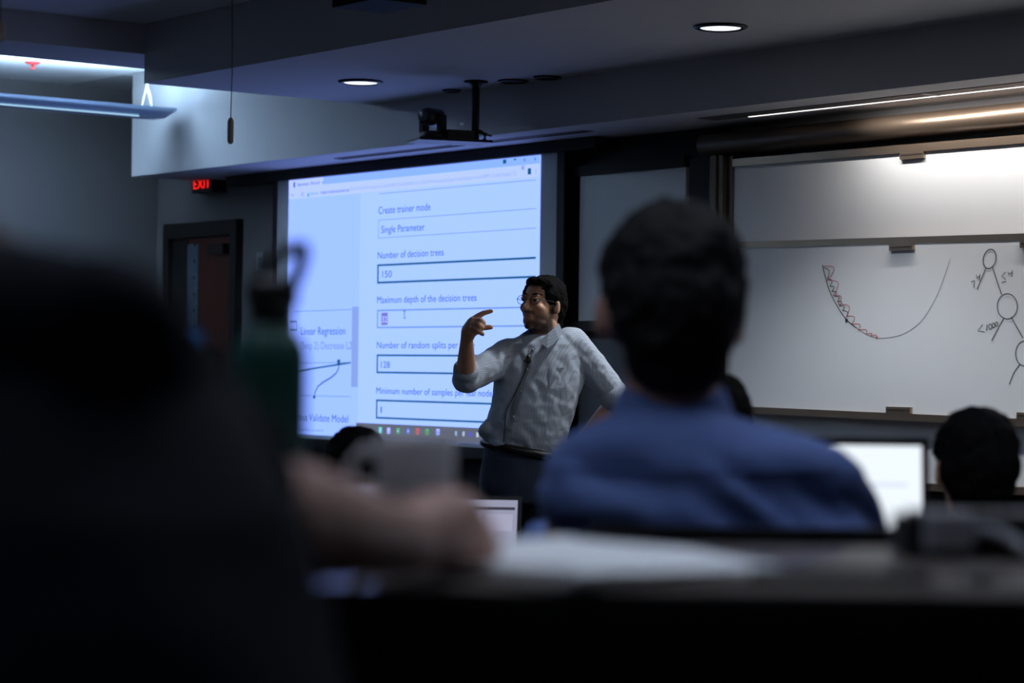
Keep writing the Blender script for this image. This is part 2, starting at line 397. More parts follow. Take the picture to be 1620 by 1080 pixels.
# ================================================================== WHITEBOARDS
def quad_board(name, tl, tr, br, bl, Y, th, label, frame_m, fw, **k):
    """a board whose white face has these corner pixels; frame bars of width fw all round"""
    P = [W(*c, Y) for c in (tl, tr, br, bl)]
    root = empty(name, ((P[0].x + P[1].x) / 2, Y, min(P[2].z, P[3].z)), label=label, cat='whiteboard')
    q = root.location
    L2 = [(p.x - q.x, p.z - q.z) for p in P]
    poly_xz('panel', L2, 0, th, m_board, root)
    return root, L2
def bar(name, a, b, h, y0, y1, material, parent, up=1, bevel=0.003, **k):
    """bar lying along the edge a-b (X,Z), growing upwards (up=1) or downwards (-1) by h"""
    return poly_xz(name, [a, b, (b[0], b[1] + up * h), (a[0], a[1] + up * h)], y0, y1, material, parent, bevel=bevel, **k)
RX = -4.2           # boards run on to the right, out of frame
def along(a, b, X):  # extend a line in X-Z to X
    t = (X - a[0]) / (b[0] - a[0]); return (X, a[1] + (b[1] - a[1]) * t)
def board(name, T, B, lx, Y, label, parts):
    t0, t1 = [(W(*p, Y).x, W(*p, Y).z) for p in T]; b0, b1 = [(W(*p, Y).x, W(*p, Y).z) for p in B]
    pts = [along(t0, t1, lx), along(t0, t1, RX), along(b0, b1, RX), along(b0, b1, lx)]
    root = empty(name, ((lx + RX) / 2, Y, pts[2][1]), label=label, cat='whiteboard'); q = root.location
    L2 = [(x - q.x, z - q.z) for x, z in pts]
    poly_xz('panel', L2, 0, 0.012, m_board, root)
    return root, L2
LX = W(1160, 300, -.08).x
upb, L2 = board('upper_whiteboard', [(1161, 264), (1620, 227)], [(1159.5, 383), (1620, 369)], LX, -0.075, 'blank upper whiteboard with bronze frame, right of the screen', None)
bar('top_rail', L2[0], L2[1], 0.034, -0.012, 0.03, m_bronze, upb, bevel=0.012)
bar('side_rail', (L2[0][0] - .045, L2[3][1]), (L2[0][0], L2[3][1]), L2[0][1] - L2[3][1] + .05, -0.008, 0.03, m_bronzed, upb)
YB = -0.115
lob, M2 = board('lower_whiteboard', [(1159, 392.7), (1620, 380.7)], [(1193.6, 643.2), (1600, 661.4)], LX - 0.005, YB, 'large lower whiteboard with marker curve and tree sketch', None)
bar('top_rail', M2[0], M2[1], 0.028, -0.0015, 0.03, m_bronze, lob)
bar('bottom_rail', M2[3], M2[2], 0.030, -0.012, 0.03, m_bronze, lob, up=-1)
bar('side_rail', (M2[0][0] - .03, M2[3][1] - .03), (M2[0][0], M2[3][1] - .03), M2[0][1] - M2[3][1] + .058, -0.008, 0.03, m_bronzed, lob)
def clip(px0, px1, pyt, pyb, par, Y, grip=True):
    a, b = W(px0, pyt, Y), W(px1, pyb, Y); q = par.location
    c = box('pull_handle', a.x - q.x, b.x - q.x, -0.014, -0.001, b.z - q.z, a.z - q.z, m_bronze, par, bevel=0.003)
    box('grip_groove', a.x - q.x + .008, b.x - q.x - .008, -0.0155, -0.014, (a.z + b.z) / 2 - q.z - .003, (a.z + b.z) / 2 - q.z + .003, m_bronzed, c)
clip(1427, 1464.5, 239, 250, upb, -0.075); clip(1410, 1447.5, 386.5, 395.5, lob, YB); clip(1405, 1443.5, 643, 654, lob, YB); clip(1612, 1650, 652, 663, lob, YB); clip(1617, 1655, 380, 390.5, lob, YB)
fb, K2 = board('fixed_whiteboard', [(1200, 652), (1620, 670)], [(1480, 764), (1620, 769.5)], LX, -0.05, 'shadowed fixed whiteboard strip below the large board', None)
bar('marker_tray', K2[3], K2[2], 0.03, -0.07, 0.01, m_bronze, fb, up=-1)
# posts and the rounded header over the boards
hd = empty('whiteboard_header', ((LX + RX) / 2, -0.06, 2.348), label='rounded bronze header beam above the whiteboards', cat='header beam')
prof = []
for k in range(13):
    a = -PI / 2 + PI * k / 12; prof.append((-0.04 - 0.045 * math.cos(a), 0.0475 + 0.0475 * math.sin(a)))
prof += [(0.058, 0.095), (0.058, 0.0)]
bm = bmesh.new(); x0, x1_ = -8.10 - hd.location.x, RX - hd.location.x
A = [bm.verts.new((x0, p[0], p[1])) for p in prof]; B = [bm.verts.new((x1_, p[0], p[1])) for p in prof]
bm.faces.new(A); bm.faces.new(B[::-1])
for i in range(len(prof)): bm.faces.new((A[i], A[(i + 1) % len(prof)], B[(i + 1) % len(prof)], B[i]))
mk('beam', bm, m_bronze, hd, smooth=False)
for p in hd.children[0].data.polygons: p.use_smooth = len(p.vertices) == 4 and abs(p.normal.x) < .5
post = empty('board_post', (-8.06, -0.06, 0.0), label='dark bronze post between the shadowed board and the bright boards', cat='post')
box('channel', -0.145, 0.02, -0.03, 0.008, 0.0, 2.345, m_black, post, bevel=.004)
box('rail', 0.02, 0.058, -0.055, 0.008, 0.0, 2.345, m_bronzed, post, bevel=.004); box('rail', 0.066, 0.095, -0.045, 0.008, 0.0, 2.345, m_bronzed, post, bevel=.004)
# the board left in the dark beside the screen
a, b = W(918, 280, -.09), W(1085, 264, -.09); c = W(955, 507, -.09)
dkb = empty('whiteboard', ((a.x + b.x) / 2, -0.09, c.z), label='unlit dim blue whiteboard between the screen and the bright boards', cat='whiteboard')
q = dkb.location
poly_xz('panel', [(a.x - q.x, 0), (b.x - q.x, 0), (b.x - q.x, b.z - q.z), (a.x - q.x, b.z - q.z)], 0, 0.035, m_board, dkb)
for n, r in (('frame', (a.x - .04, b.x, -.05, 0)), ('frame', (a.x - .04, b.x, b.z - q.z, b.z - q.z + .05))):
    box(n, r[0] - q.x, r[1] - q.x, -0.012, 0.036, r[2], r[3], m_black, dkb, bevel=.003)
lowb = W(1085, 690, -.06)
box('whiteboard', -9.0, -8.215, -0.075, -0.052, 0.95, 1.53, mat('dark board', (.10, .105, .12, 1), .5), label='black lower board panel behind the presenter', cat='board')
# marker drawings
m_ink = mat('black marker ink', (0.09, 0.095, 0.10, 1), .6); m_inkl = mat('thin grey marker ink', (0.30, 0.31, 0.33, 1), .6); m_red = mat('red marker ink', (0.50, 0.14, 0.17, 1), .6); m_inkd = mat('dense black ink', (0.01, 0.012, 0.012, 1), .5)
def draw(n, pts, wd, mm): return line_px(n, pts, wd, mm, dy=.0015, par=lob, Y=YB - .0005)
def ell(cx, cy, rx, ry, a0=0, a1=360, tilt=0, n=22):
    o = []
    for k in range(n + 1):
        t = math.radians(a0 + (a1 - a0) * k / n); x, y = rx * math.cos(t), ry * math.sin(t); c, s = math.cos(math.radians(tilt)), math.sin(math.radians(tilt))
        o.append((cx + x * c - y * s, cy + x * s + y * c))
    return o
def spline(P, n=8):
    o = []
    for i in range(len(P) - 1):
        p0, p1, p2, p3 = P[max(i - 1, 0)], P[i], P[i + 1], P[min(i + 2, len(P) - 1)]
        for k in range(n):
            t = k / n
            o.append(tuple(0.5 * (2 * p1[j] + (p2[j] - p0[j]) * t + (2 * p0[j] - 5 * p1[j] + 4 * p2[j] - p3[j]) * t * t + (3 * p1[j] - p0[j] - 3 * p2[j] + p3[j]) * t ** 3) for j in (0, 1)))
    return o + [P[-1]]
U = [(1301.5, 419), (1306, 438), (1312, 458), (1321, 477), (1331, 494), (1342, 508), (1356, 519), (1372, 529), (1388, 534.3), (1405, 534), (1424, 530), (1442, 521), (1458, 507), (1472, 487), (1484, 464), (1494, 438), (1503.5, 410)]
draw('marker_curve', spline(U), .0026, m_inkl); draw('marker_curve', spline(U[:7]), .0045, m_ink)
arc = lambda a, b, h: [(a[0] + (b[0] - a[0]) * t + h * math.sin(PI * t), a[1] + (b[1] - a[1]) * t - h * 0.55 * math.sin(PI * t)) for t in [k / 10 for k in range(11)]]
blk = [(1304, 423), (1309, 441), (1313, 453), (1316, 461), (1320, 469), (1325, 477), (1328, 484), (1333, 491), (1339, 503)]
for p, r in zip(blk, blk[1:]): draw('marker_hop', arc(p, r, 5.5), .0036, m_ink)
red = [(1303, 421), (1309, 443), (1318, 467), (1326, 481), (1339, 500), (1347, 513), (1358, 522), (1370, 529), (1377, 531.5), (1386, 534)]
for i, (p, r) in enumerate(zip(red, red[1:])): draw('marker_hop', arc(p, r, (14, 13, 9, 11, 9, 8, 7, 6, 5)[i]), .0032, m_red)
draw('marker_dot', [(1337.6, 507.3), (1338.6, 507), (1340.5, 507.2), (1341.3, 507.5)], .016, m_inkd); draw('marker_dot', [(1385.6, 534.2), (1389.5, 534)], .010, m_red)
draw('tree_node', ell(1566, 409.5, 10, 15.5, tilt=12), .005, m_ink); draw('tree_node', ell(1594, 484.5, 16, 20), .0042, m_ink); draw('tree_node', ell(1622, 559, 15, 20), .0042, m_ink)
for p in ([(1560, 424), (1546, 458)], [(1570, 421.5), (1585, 466)], [(1589, 502), (1579, 520), (1569, 539)], [(1600, 501), (1609, 517), (1619, 535)], [(1614, 576), (1604, 590), (1597, 608)]): draw('tree_branch', spline(p, 4), .0042, m_ink)
for p in ([(1537, 445.5), (1542.5, 444), (1541.5, 449), (1541, 455)], [(1545, 434.5), (1545.5, 440), (1550.5, 436)], [(1551, 433.5), (1549, 443)],
          [(1591, 430), (1585, 436.5), (1591.5, 442)], [(1585, 447), (1592, 445)], [(1595, 430), (1596.5, 434), (1601, 431)], [(1602, 427.5), (1601, 437)],
          [(1555, 513), (1547, 523), (1558, 525)], [(1562, 513), (1561, 523)], ell(1567, 516.5, 2.3, 4.2), ell(1572, 514.5, 2, 3.6), ell(1577, 512.5, 2, 3.2)): draw('marker_writing', p, .0038, m_ink)

# ================================================================== CEILING FITTINGS
# recessed downlights
m_glow = emis('downlight glow', (0.80, 0.90, 1.0, 1), 1.6)
def downlight(px, py, r, label, power):
    p = ZP(px, py, ZU)
    o = empty('downlight', (p.x, p.y, ZU), label=label, cat='downlight', group='round recessed downlights')
    lathe('trim_ring', [(r * .86, -.001), (r * 1.12, -.001), (r * 1.12, -.006), (r * .95, -.012), (r * .86, -.006)], m_blackmetal, o)
    lathe('lens', [(r * .84, -.004), (r * .84, -.007), (r * .5, -.010), (0.001, -.011)][::-1], m_glow, o)
    spot('downlight_bulb', (0, 0, -.03), power, (0.88, 0.93, 1.0), math.radians(116), .6, .06, o)
downlight(570.5, 128.5, .093, 'lit round downlight nearest the hanging camera, over the screen', 6)
downlight(1140, 41.5, .093, 'lit round downlight above the presenter, at the upper right', 85)
p = ZP(1140, 41.5, ZU); q_ = ZP(570.5, 128.5, ZU)
fill_downlight = copy_tree([o for o in bpy.data.objects if o.name.startswith('downlight') and o.type == 'EMPTY'][-1]); fill_downlight.location = (2 * p.x - q_.x, p.y, ZU); fill_downlight['label'] = 'added fill downlight next in the row, unseen beyond the right edge'  # added unseen downlight that lights the presenter's front
for ch in fill_downlight.children:
    if ch.type == 'LIGHT': ch.data = ch.data.copy(); ch.data.spot_size = math.radians(160); ch.data.energy = 105
for i, (px, py, r) in enumerate(((715, 142, .045), (812, 127.3, .072), (866, 121.3, .065))):
    p = ZP(px, py, ZU); lb = ('small unlit ceiling ring left of the camera pole', 'unlit ceiling ring just right of the camera pole', 'unlit ceiling ring farthest right of the camera pole')[i]
    o = lathe('ceiling_ring', [(r * .8, 0), (r, 0), (r, -.006), (r * .82, -.010), (r * .8, -.004)], m_blackmetal, label=lb, cat='ceiling fixture', group='unlit ceiling rings'); o.location = (p.x, p.y, ZU - .001)
# slot diffuser above the screen
a, b = ZP(527, 250, ZS), ZP(940, 207, ZS)
sd = empty('slot_diffuser', ((a.x + b.x) / 2, (a.y + b.y) / 2, ZS), label='long grey slot air diffuser in the soffit above the screen', cat='air diffuser')
hl = (b.x - a.x) / 2; m_slot = mat('grey slot', (.20, .17, .16, 1), .6)
box('frame', -hl, hl, -.03, .03, -.004, 0.0, m_slot, sd); box('blade', -hl + .01, hl - .01, -.012, -.008, -.007, -.004, m_bronzed, sd); box('blade', -hl + .01, hl - .01, .008, .012, -.007, -.004, m_bronzed, sd)
# wall washer over the whiteboards
a, b = ZP(1110, 187.5, ZS), ZP(1617, 136, ZS); ex = 1.6
ww = empty('wall_washer_light', ((a.x + b.x + ex) / 2, (a.y + b.y) / 2, ZS), label='long recessed wall washer light with a thin bright line above the whiteboards', cat='ceiling light')
hl = (b.x + ex - a.x) / 2
box('slot', -hl, hl, -.065, .045, -.003, 0.0, mat('dark slot', (.10, .09, .10, 1), .5), ww)
box('joint', -.01 - .35, .01 - .35, -.064, .044, -.0045, -.003, m_white, ww)
m_line = emis('washer line', (1.0, .97, .95, 1), 2.0)
box('lamp_line', -hl + .22, hl - .05, .030, .044, -.0045, -.003, m_line, ww)
area('washer_lamp', (.30, .036, -.012), (math.radians(11), 0, 0), hl * 2 - 1.0, .015, 15, (1.0, .96, .93), ww, math.radians(176))
# linear pendant light over the side aisle
XPn = -12.05
e = XP(264, 178, XPn); zt_, zb_ = XP(262, 173.5, XPn).z, XP(255, 188.5, XPn).z
pen = empty('pendant_light', (XPn, e.y, zt_), label='long blue-white linear pendant light hanging under the bright side ceiling', cat='pendant light')
Lp = 6.6; hw = .11; hh = zt_ - zb_
bm = bmesh.new()
sec = [(-hw, -.014), (-hw, -.024), (-hw * .62, -hh), (hw * .62, -hh), (hw, -.024), (hw, -.014)]
A = [bm.verts.new((x, 0 - (.05 if z < -.02 else 0), z)) for x, z in sec]; B = [bm.verts.new((x, -Lp, z)) for x, z in sec]
bm.faces.new(A); bm.faces.new(B[::-1])
for i in range(6): bm.faces.new((A[i], A[(i + 1) % 6], B[(i + 1) % 6], B[i]))
mk('housing', bm, m_lamp, pen)
for s_ in (-1, 1): box('lip', s_ * hw - .004, s_ * hw + .004, -Lp, 0, -.018, .0, m_lamp, pen)
box('lip', -hw, hw, -.008, 0, -.018, 0, m_lamp, pen)
m_tubeglow = emis('fluorescent glow', (.75, .88, 1, 1), 4)
box('side_slot', hw * .62 + .002, hw * .62 + .010, -Lp, -.22, -hh - .004, -hh + .003, emis('slot glow', (.45, .75, 1, 1), .9), pen)
for sxn in (-.04, .04): tube('lamp_tube', [(sxn, -.3, -.008), (sxn, -Lp + .2, -.008)], .006, m_tubeglow, pen)
area('pendant_uplight', (0, -Lp / 2, .004), (PI, 0, 0), .16, Lp - .4, 125, (.50, .74, 1.0), pen)
mw = mat('bright suspension cable', (.85, .9, .95, 1), .35)
for yy in (-.13, -2.2, -4.3, -6.3):
    tube('suspension_cable', [(-.06, yy, 0), (0, yy, .13), (0, yy, ZB - zt_)], .004, mw, pen, 6); tube('suspension_cable', [(.06, yy, 0), (0, yy, .13)], .004, mw, pen, 6)
tube('power_cord', [(.07, -.13, 0), (.05, -.13, .05), (.01, -.13, .12), (0.005, -.13, .2), (.012, -.13, ZB - zt_)], .009, mw, pen, 8)
fill_pendant = copy_tree(pen); fill_pendant.location = (-2.1, -3.0, 2.70)  # added unseen pendant, put in to brighten the audience
fill_pendant['label'] = 'added fill pendant light over the seats, unseen above the picture'; pen['group'] = fill_pendant['group'] = 'linear pendant lights'
for ch in fill_pendant.children:
    if ch.type == 'LIGHT': ch.data = ch.data.copy(); ch.data.energy = 66; ch.data.color = (.74, .84, 1.0); ch.data.size_y = 4.0; ch.location.y = -2.4
# red sprinkler guard on the bright ceiling
p = ZP(52, 98, ZB)
o = empty('sprinkler', (p.x, p.y, ZB), label='tiny red sprinkler head on the bright side ceiling', cat='sprinkler')
lathe('escutcheon', [(.001, -.012), (.035, -.012), (.045, -.001), (.001, -.001)], mat('red enamel', (.6, .05, .05, 1), .4), o, 16); lathe('head', [(.001, -.04), (.018, -.04), (.012, -.03), (.008, -.012), (.001, -.012)], mat('red enamel', (.6, .05, .05, 1), .4), o, 12)
# hanging microphones
m_mic = mat('brown grey microphone', (.45, .36, .33, 1), .6)
def hang_mic(px, pyt, pyb, depth, r, label, ztop, wire_px=None):
    a, b = D(px, pyt, depth), D(px, pyb, depth)
    o = empty('hanging_microphone', b, label=label, cat='microphone', group='hanging microphones'); L = a.z - b.z
    lathe('body', [(r * .5, -.003), (r, .004), (r, L * .82), (r * .9, L * .88), (r * .45, L), (r * .3, L)], m_mic, o, 16)
    pts = [(0, 0, L)] + [(.006 * math.sin(k * 1.3) * (1 - k / 6), 0, L + .02 + k * (ztop - b.z - L - .02) / 6) for k in range(7)]
    tube('wire', pts, .0016, m_blackplastic, o, 6)
hang_mic(364.5, 186, 226, 8.0, .0105, 'slim hanging microphone on a thin wire in front of the bulkhead', ZC)
hang_mic(0, 32, 64, 6.6, .014, 'hanging microphone cut off at the upper left corner', ZC)
# projector hung from the ceiling, only its underside in view
p = D(600, 10, 8.0)
pj = empty('projector', (p.x, p.y, p.z), rz=0, label='dark projector underside at the top edge above the bulkhead', cat='projector')
box('body', -.13, .13, -.10, .10, 0.0, .11, mat('dark brown casing', (.012, .009, .007, 1), .7, spec=.1), pj, bevel=.035)
lathe('lens', [(.001, 0), (.03, 0), (.034, .05), (.001, .05)], m_blackplastic, pj).location = (0, .10, .055); pj.children[-1].rotation_euler = (-PI / 2, 0, 0)
tube('pole', [(0, 0, .12), (0, 0, ZC - p.z)], .02, m_blackmetal, pj)
# camera on a hanging tray
fl = ZP(753, 128.3, ZU)
tb = D(752, 224, 11.17).z
mt = empty('camera_tray', (fl.x, fl.y, tb), rz=PHI + .35, label='black hanging tray on a ceiling pole above the screen', cat='mount')
lathe('flange', [(.001, 0), (.055, 0), (.058, -.006), (.03, -.012), (.02, -.03), (.001, -.03)][::-1], m_blackmetal, mt).location = (0, 0, ZU - tb)
tube('pole', [(0, 0, 0), (0, 0, ZU - tb)], .018, m_blackmetal, mt)
m_tray = mat('grey tray top', (.45, .5, .55, 1), .5)
tr = box('tray', -.30, .05, -.10, .10, -.012, 0, m_blackmetal, mt, bevel=.002)
box('tray_top', -.285, -.03, -.088, .088, 0, .0015, m_tray, tr)
box('junction_box', -.15, -.02, -.05, .05, .002, .045, m_blackplastic, mt, bevel=.004)
for k in range(4): tube('cable', [(-.03 + .01 * k, -.02, .04), (-.01 + .025 * k, -.04, .06 - .012 * k), (.03 + .01 * k, -.03 + .01 * k, .035), (.045, -.02 + .02 * k, .006)], .004, m_blackplastic, mt, 6)
cm = empty('video_camera', mt.matrix_basis @ Vector((-.20, .02, .004)), rz=PHI - .6, label='black pan-tilt video camera standing on the hanging tray', cat='video camera')
lathe('base', [(.001, 0), (.062, 0), (.062, .02), (.05, .034), (.001, .034)], m_blackplastic, cm)
for s in (-1, 1): box('yoke_arm', s * .05 - .01, s * .05 + .01, -.025, .025, .03, .11, m_blackplastic, cm, bevel=.006)
bm = bmesh.new(); ring_tube(bm, [(0, .05, .1), (0, .04, .1), (0, -.04, .1), (0, -.07, .1)], [.025, .042, .042, .034], 20); mk('head', bm, m_blackplastic, cm, smooth=True)
bm = bmesh.new(); ring_tube(bm, [(0, -.07, .1), (0, -.078, .1)], [.024, .022], 20); mk('lens', bm, m_glass, cm, smooth=True)
#PART2
# ================================================================== PEOPLE: helpers
def cap(bm, p0, r0, p1, r1, seg=16):
    """tapered capsule with round ends"""
    p0, p1 = Vector(p0), Vector(p1); t = (p1 - p0); L = t.length or 1e-5; t = t / L
    pts = []; rr = []
    for k in range(5): a = PI / 2 * k / 5; pts.append(p0 - t * r0 * math.cos(a)); rr.append(max(r0 * math.sin(a), r0 * .08))
    pts.append(p0); rr.append(r0); pts.append(p1); rr.append(r1)
    for k in range(1, 6): a = PI / 2 * k / 5; pts.append(p1 + t * r1 * math.sin(a)); rr.append(max(r1 * math.cos(a), r1 * .08))
    ref = t.orthogonal().normalized(); o = t.cross(ref); rings = []
    for p, r in zip(pts, rr): rings.append([bm.verts.new(p + (ref * math.cos(2 * PI * k / seg) + o * math.sin(2 * PI * k / seg)) * r) for k in range(seg)])
    for a, b in zip(rings, rings[1:]):
        for k in range(seg): bm.faces.new((a[k], a[(k + 1) % seg], b[(k + 1) % seg], b[k]))
    bm.faces.new(rings[0][::-1]); bm.faces.new(rings[-1])
def chain(bm, pts):
    for (a, ra), (b, rb) in zip(pts, pts[1:]): cap(bm, a, ra, b, rb)
def ell3(bm, c, r, rot=None, seg=20):
    M = Matrix.Translation(Vector(c)) @ (rot.to_4x4() if rot else Matrix.Identity(4)) @ Matrix.Diagonal((r[0], r[1], r[2], 1))
    bmesh.ops.create_uvsphere(bm, u_segments=seg, v_segments=seg // 2 + 2, radius=1, matrix=M)
def loft(bm, rings, seg=32, pw=2.3):
    """rings: (centre, half-width vector, half-depth vector)"""
    RR = []
    for c, a, b in rings:
        ring = []
        for k in range(seg):
            t = 2 * PI * k / seg; x, y = math.cos(t), math.sin(t)
            x = math.copysign(abs(x) ** (2 / pw), x); y = math.copysign(abs(y) ** (2 / pw), y)
            ring.append(bm.verts.new(Vector(c) + Vector(a) * x + Vector(b) * y))
        RR.append(ring)
    for p, q in zip(RR, RR[1:]):
        for k in range(seg): bm.faces.new((p[k], p[(k + 1) % seg], q[(k + 1) % seg], q[k]))
    bm.faces.new(RR[0][::-1]); bm.faces.new(RR[-1])
def solid(name, bm, voxel, material, parent, smooth=4, fold=None, keep=None):
    """voxel-union all closed pieces of bm into ONE continuous smooth mesh; coordinates are relative to the parent's origin"""
    bmesh.ops.recalc_face_normals(bm, faces=bm.faces)
    me = bpy.data.meshes.new('t'); bm.to_mesh(me); bm.free(); o = bpy.data.objects.new('t', me); COL.objects.link(o)
    r = o.modifiers.new('r', 'REMESH'); r.mode = 'VOXEL'; r.voxel_size = voxel; r.use_smooth_shade = True
    sm = o.modifiers.new('s', 'SMOOTH'); sm.factor = .5; sm.iterations = smooth
    dg = bpy.context.evaluated_depsgraph_get(); dg.update()
    out = bpy.data.meshes.new_from_object(o.evaluated_get(dg)); bpy.data.objects.remove(o); bpy.data.meshes.remove(me)
    if fold:
        nn = [v.normal.copy() for v in out.vertices]
        for v, n in zip(out.vertices, nn): v.co += n * fold(v.co)
    if keep:
        b2 = bmesh.new(); b2.from_mesh(out); bmesh.ops.delete(b2, geom=[f for f in b2.faces if not keep(f.calc_center_median())], context='FACES'); b2.to_mesh(out); b2.free()
    for p in out.polygons: p.use_smooth = True
    out.materials.clear(); out.materials.append(material); out.name = name
    ob = bpy.data.objects.new(name, out); link(ob, parent); return ob
def nz(p, s): return noise.noise(Vector(p) * s)
def head_bm(bm, M, face=True, sc=1.0):
    """head in its own frame: face towards -Y, chin down; M places it"""
    T = lambda x, y, z: M @ Vector((x * sc, y * sc, z * sc)); R3 = M.to_3x3()
    E = lambda c, r: ell3(bm, T(*c), (r[0] * sc, r[1] * sc, r[2] * sc), R3)
    E((0, .018, .038), (.074, .094, .074)); E((0, -.030, -.018), (.061, .060, .086)); E((0, -.036, -.070), (.050, .052, .040)); E((0, .03, -.02), (.066, .075, .06))
    E((0, -.074, -.092), (.022, .018, .018))
    if face:
        cap(bm, T(0, -.086, .016), .0085 * sc, T(0, -.106, -.020), .0125 * sc); E((-.012, -.094, -.026), (.009, .010, .008)); E((.012, -.094, -.026), (.009, .010, .008))
        cap(bm, T(-.036, -.074, .032), .011 * sc, T(.036, -.074, .032), .011 * sc)
        E((-.036, -.060, -.018), (.024, .022, .022)); E((.036, -.060, -.018), (.024, .022, .022))
        E((0, -.088, -.0475), (.023, .010, .0065)); E((0, -.086, -.0615), (.020, .010, .0075))
    for s in (-1, 1): E((s * .076, .014, -.008), (.008, .015, .029)); E((s * .071, .004, -.02), (.008, .012, .018))
def hair_bm(bm, M, sc=1.0, thick=.0, front=True, nape=True):
    R3 = M.to_3x3(); t = thick
    def E(c, r): ell3(bm, M @ (Vector(c) * sc), tuple((q + t) * sc for q in r), R3)
    E((0, .030, .052), (.078, .096, .073)); E((0, .052, .010), (.077, .080, .078)); E((0, .075, -.03), (.062, .045, .05))
    if nape: E((0, .062, -.055), (.056, .045, .045))
    for s in (-1, 1): E((s * .055, .010, .045), (.026, .060, .045))
    if front: E((0, -.036, .090), (.056, .032, .024)); E((.03, -.034, .086), (.042, .032, .026))
def hm(pos, fwd, tilt=0.0, roll=0.0):
    """matrix whose -Y looks along fwd (horizontal direction), tilted down by tilt"""
    f = Vector(fwd).normalized(); y = -f; z = Vector((0, 0, 1)); x = y.cross(z).normalized()
    M = Matrix((x, y, z)).transposed()
    M = M @ Matrix.Rotation(tilt, 3, 'X') @ Matrix.Rotation(roll, 3, 'Y')
    return Matrix.Translation(Vector(pos)) @ M.to_4x4()
m_skin1 = skinmat('brown skin', (0.56, 0.30, 0.185, 1), (0.035, 0.022, 0.018, 1))
m_skin2 = skinmat('fair skin', (0.42, 0.22, 0.17, 1), (0.1, 0.06, 0.05, 1))
m_hairb = mat('black hair', (0.006, 0.0055, 0.006, 1), .85, var=.5, scale=60, bump=.6, bscale=160, stretch=(1, 1, .25), spec=.06)
m_haird = mat('dark brown hair', (0.012, 0.011, 0.012, 1), .7, spec=.12, var=.5, scale=50, bump=.6, bscale=120, stretch=(1, 1, .25))
m_shirt1 = mat('pale checked shirt cotton', (0.40, 0.45, 0.52, 1), .85, var=.06, scale=20, bump=.08, bscale=500); stripes(m_shirt1, 44, (0.13, 0.16, 0.22, 1), .4)
m_shirt2 = mat('blue shirt cotton', (0.085, 0.135, 0.34, 1), .85, var=.08, scale=25, bump=.1, bscale=400)
m_navy = mat('navy cotton', (0.006, 0.008, 0.015, 1), .9, spec=.08, var=.15, scale=30, bump=.1, bscale=300)
m_jeans = mat('dark denim', (0.018, 0.028, 0.055, 1), .85, var=.2, scale=60, bump=.15, bscale=500)
m_leather = mat('black leather', (0.01, 0.009, 0.008, 1), .4, var=.2)
m_blk = mat('black knit', (0.010, 0.010, 0.013, 1), .9, var=.2, spec=.1)

# ================================================================== PRESENTER
DP = 9.3
fp = D(830, 700, DP); base = Vector((fp.x, fp.y, 0))
pr = empty('person', base, label='presenter in a pale checked shirt and glasses gesturing before the screen', cat='person')
P = lambda px, py, dy=0.0: D(px, py, DP + dy) - base
mmp = DP / FPX
HD = hm(P(856.5, 482, .0), -F0 * math.cos(math.radians(38)) - R0 * math.sin(math.radians(38)), tilt=-.05, roll=.04)
HS = .92
body = bmesh.new(); head_bm(body, HD, True, HS)
cap(body, P(859, 512, .015), .056, P(864, 545, .02), .060)
loft(body, [(P((a + b) / 2, y, .02), R0 * ((b - a) / 2 * mmp * .86), F0 * dd) for y, a, b, dd in ((532, 835, 895, .05), (550, 800, 920, .075), (600, 785, 920, .09), (670, 770, 900, .09), (720, 775, 888, .09))])
fl_g = -base.z
GZ = lambda px, dy, z: Vector((P(px, 700, dy).x, P(px, 700, dy).y, z))
# raised arm and pinching hand
EL, WR = P(737, 599, -.18), P(738.5, 536, -.34)
chain(body, [(P(802, 560, .0), .045), (EL, .040)]); chain(body, [(EL, .041), (EL.lerp(WR, .35), .036), (WR, .0235)])
H = lambda px, py, dy=0.0: P(px, py, -.36 + dy)
chain(body, [(WR, .0240), (H(742, 524), .030), (H(750, 514), .032)]); chain(body, [(H(744, 521, .010), .024), (H(755, 521, .0), .020)]); chain(body, [(H(748, 508, -.008), .018), (H(752, 521, -.016), .018)])
chain(body, [(H(748, 506), .0135), (H(757, 499.5, -.008), .0118), (H(765, 495, -.012), .0102), (H(777, 492, -.015), .0086)])        # index
chain(body, [(H(751, 507.5, -.014), .0135), (H(760.5, 507, -.036), .0120), (H(764.5, 511, -.028), .0108), (H(761, 515, -.012), .0095)])     # middle, curled
chain(body, [(H(749, 512, -.026), .0128), (H(757.5, 514, -.044), .0112), (H(762.5, 518, -.036), .0102), (H(759, 521, -.018), .009)])      # ring, curled
chain(body, [(H(748, 518, -.030), .0118), (H(756, 523, -.042), .0102), (H(763.5, 528.5, -.036), .0085)])                                  # little finger
chain(body, [(H(746, 521, .020), .0150), (H(757, 518.5, .016), .0130), (H(767, 517.8, .006), .0112), (H(776.5, 517.4, .0), .0095)])         # thumb
# other arm, hand on the hip
E2, W2, = P(979, 632, .02), P(915, 702, .06)
chain(body, [(P(905, 545, .02), .05), (E2, .040)]); chain(body, [(E2, .040), (E2.lerp(W2, .4), .036), (W2, .024)])
chain(body, [(W2, .024), (P(900, 712, .03), .028), (P(893, 716, -.02), .024)])
for k in range(4): chain(body, [(P(896, 708 + 5 * k, -.02), .0105), (P(886, 709 + 5 * k, -.06), .009), (P(876, 713 + 5 * k, -.075), .0075)])
chain(body, [(P(905, 708, .03), .012), (P(898, 699, .05), .010), (P(890, 700, .07), .008)])
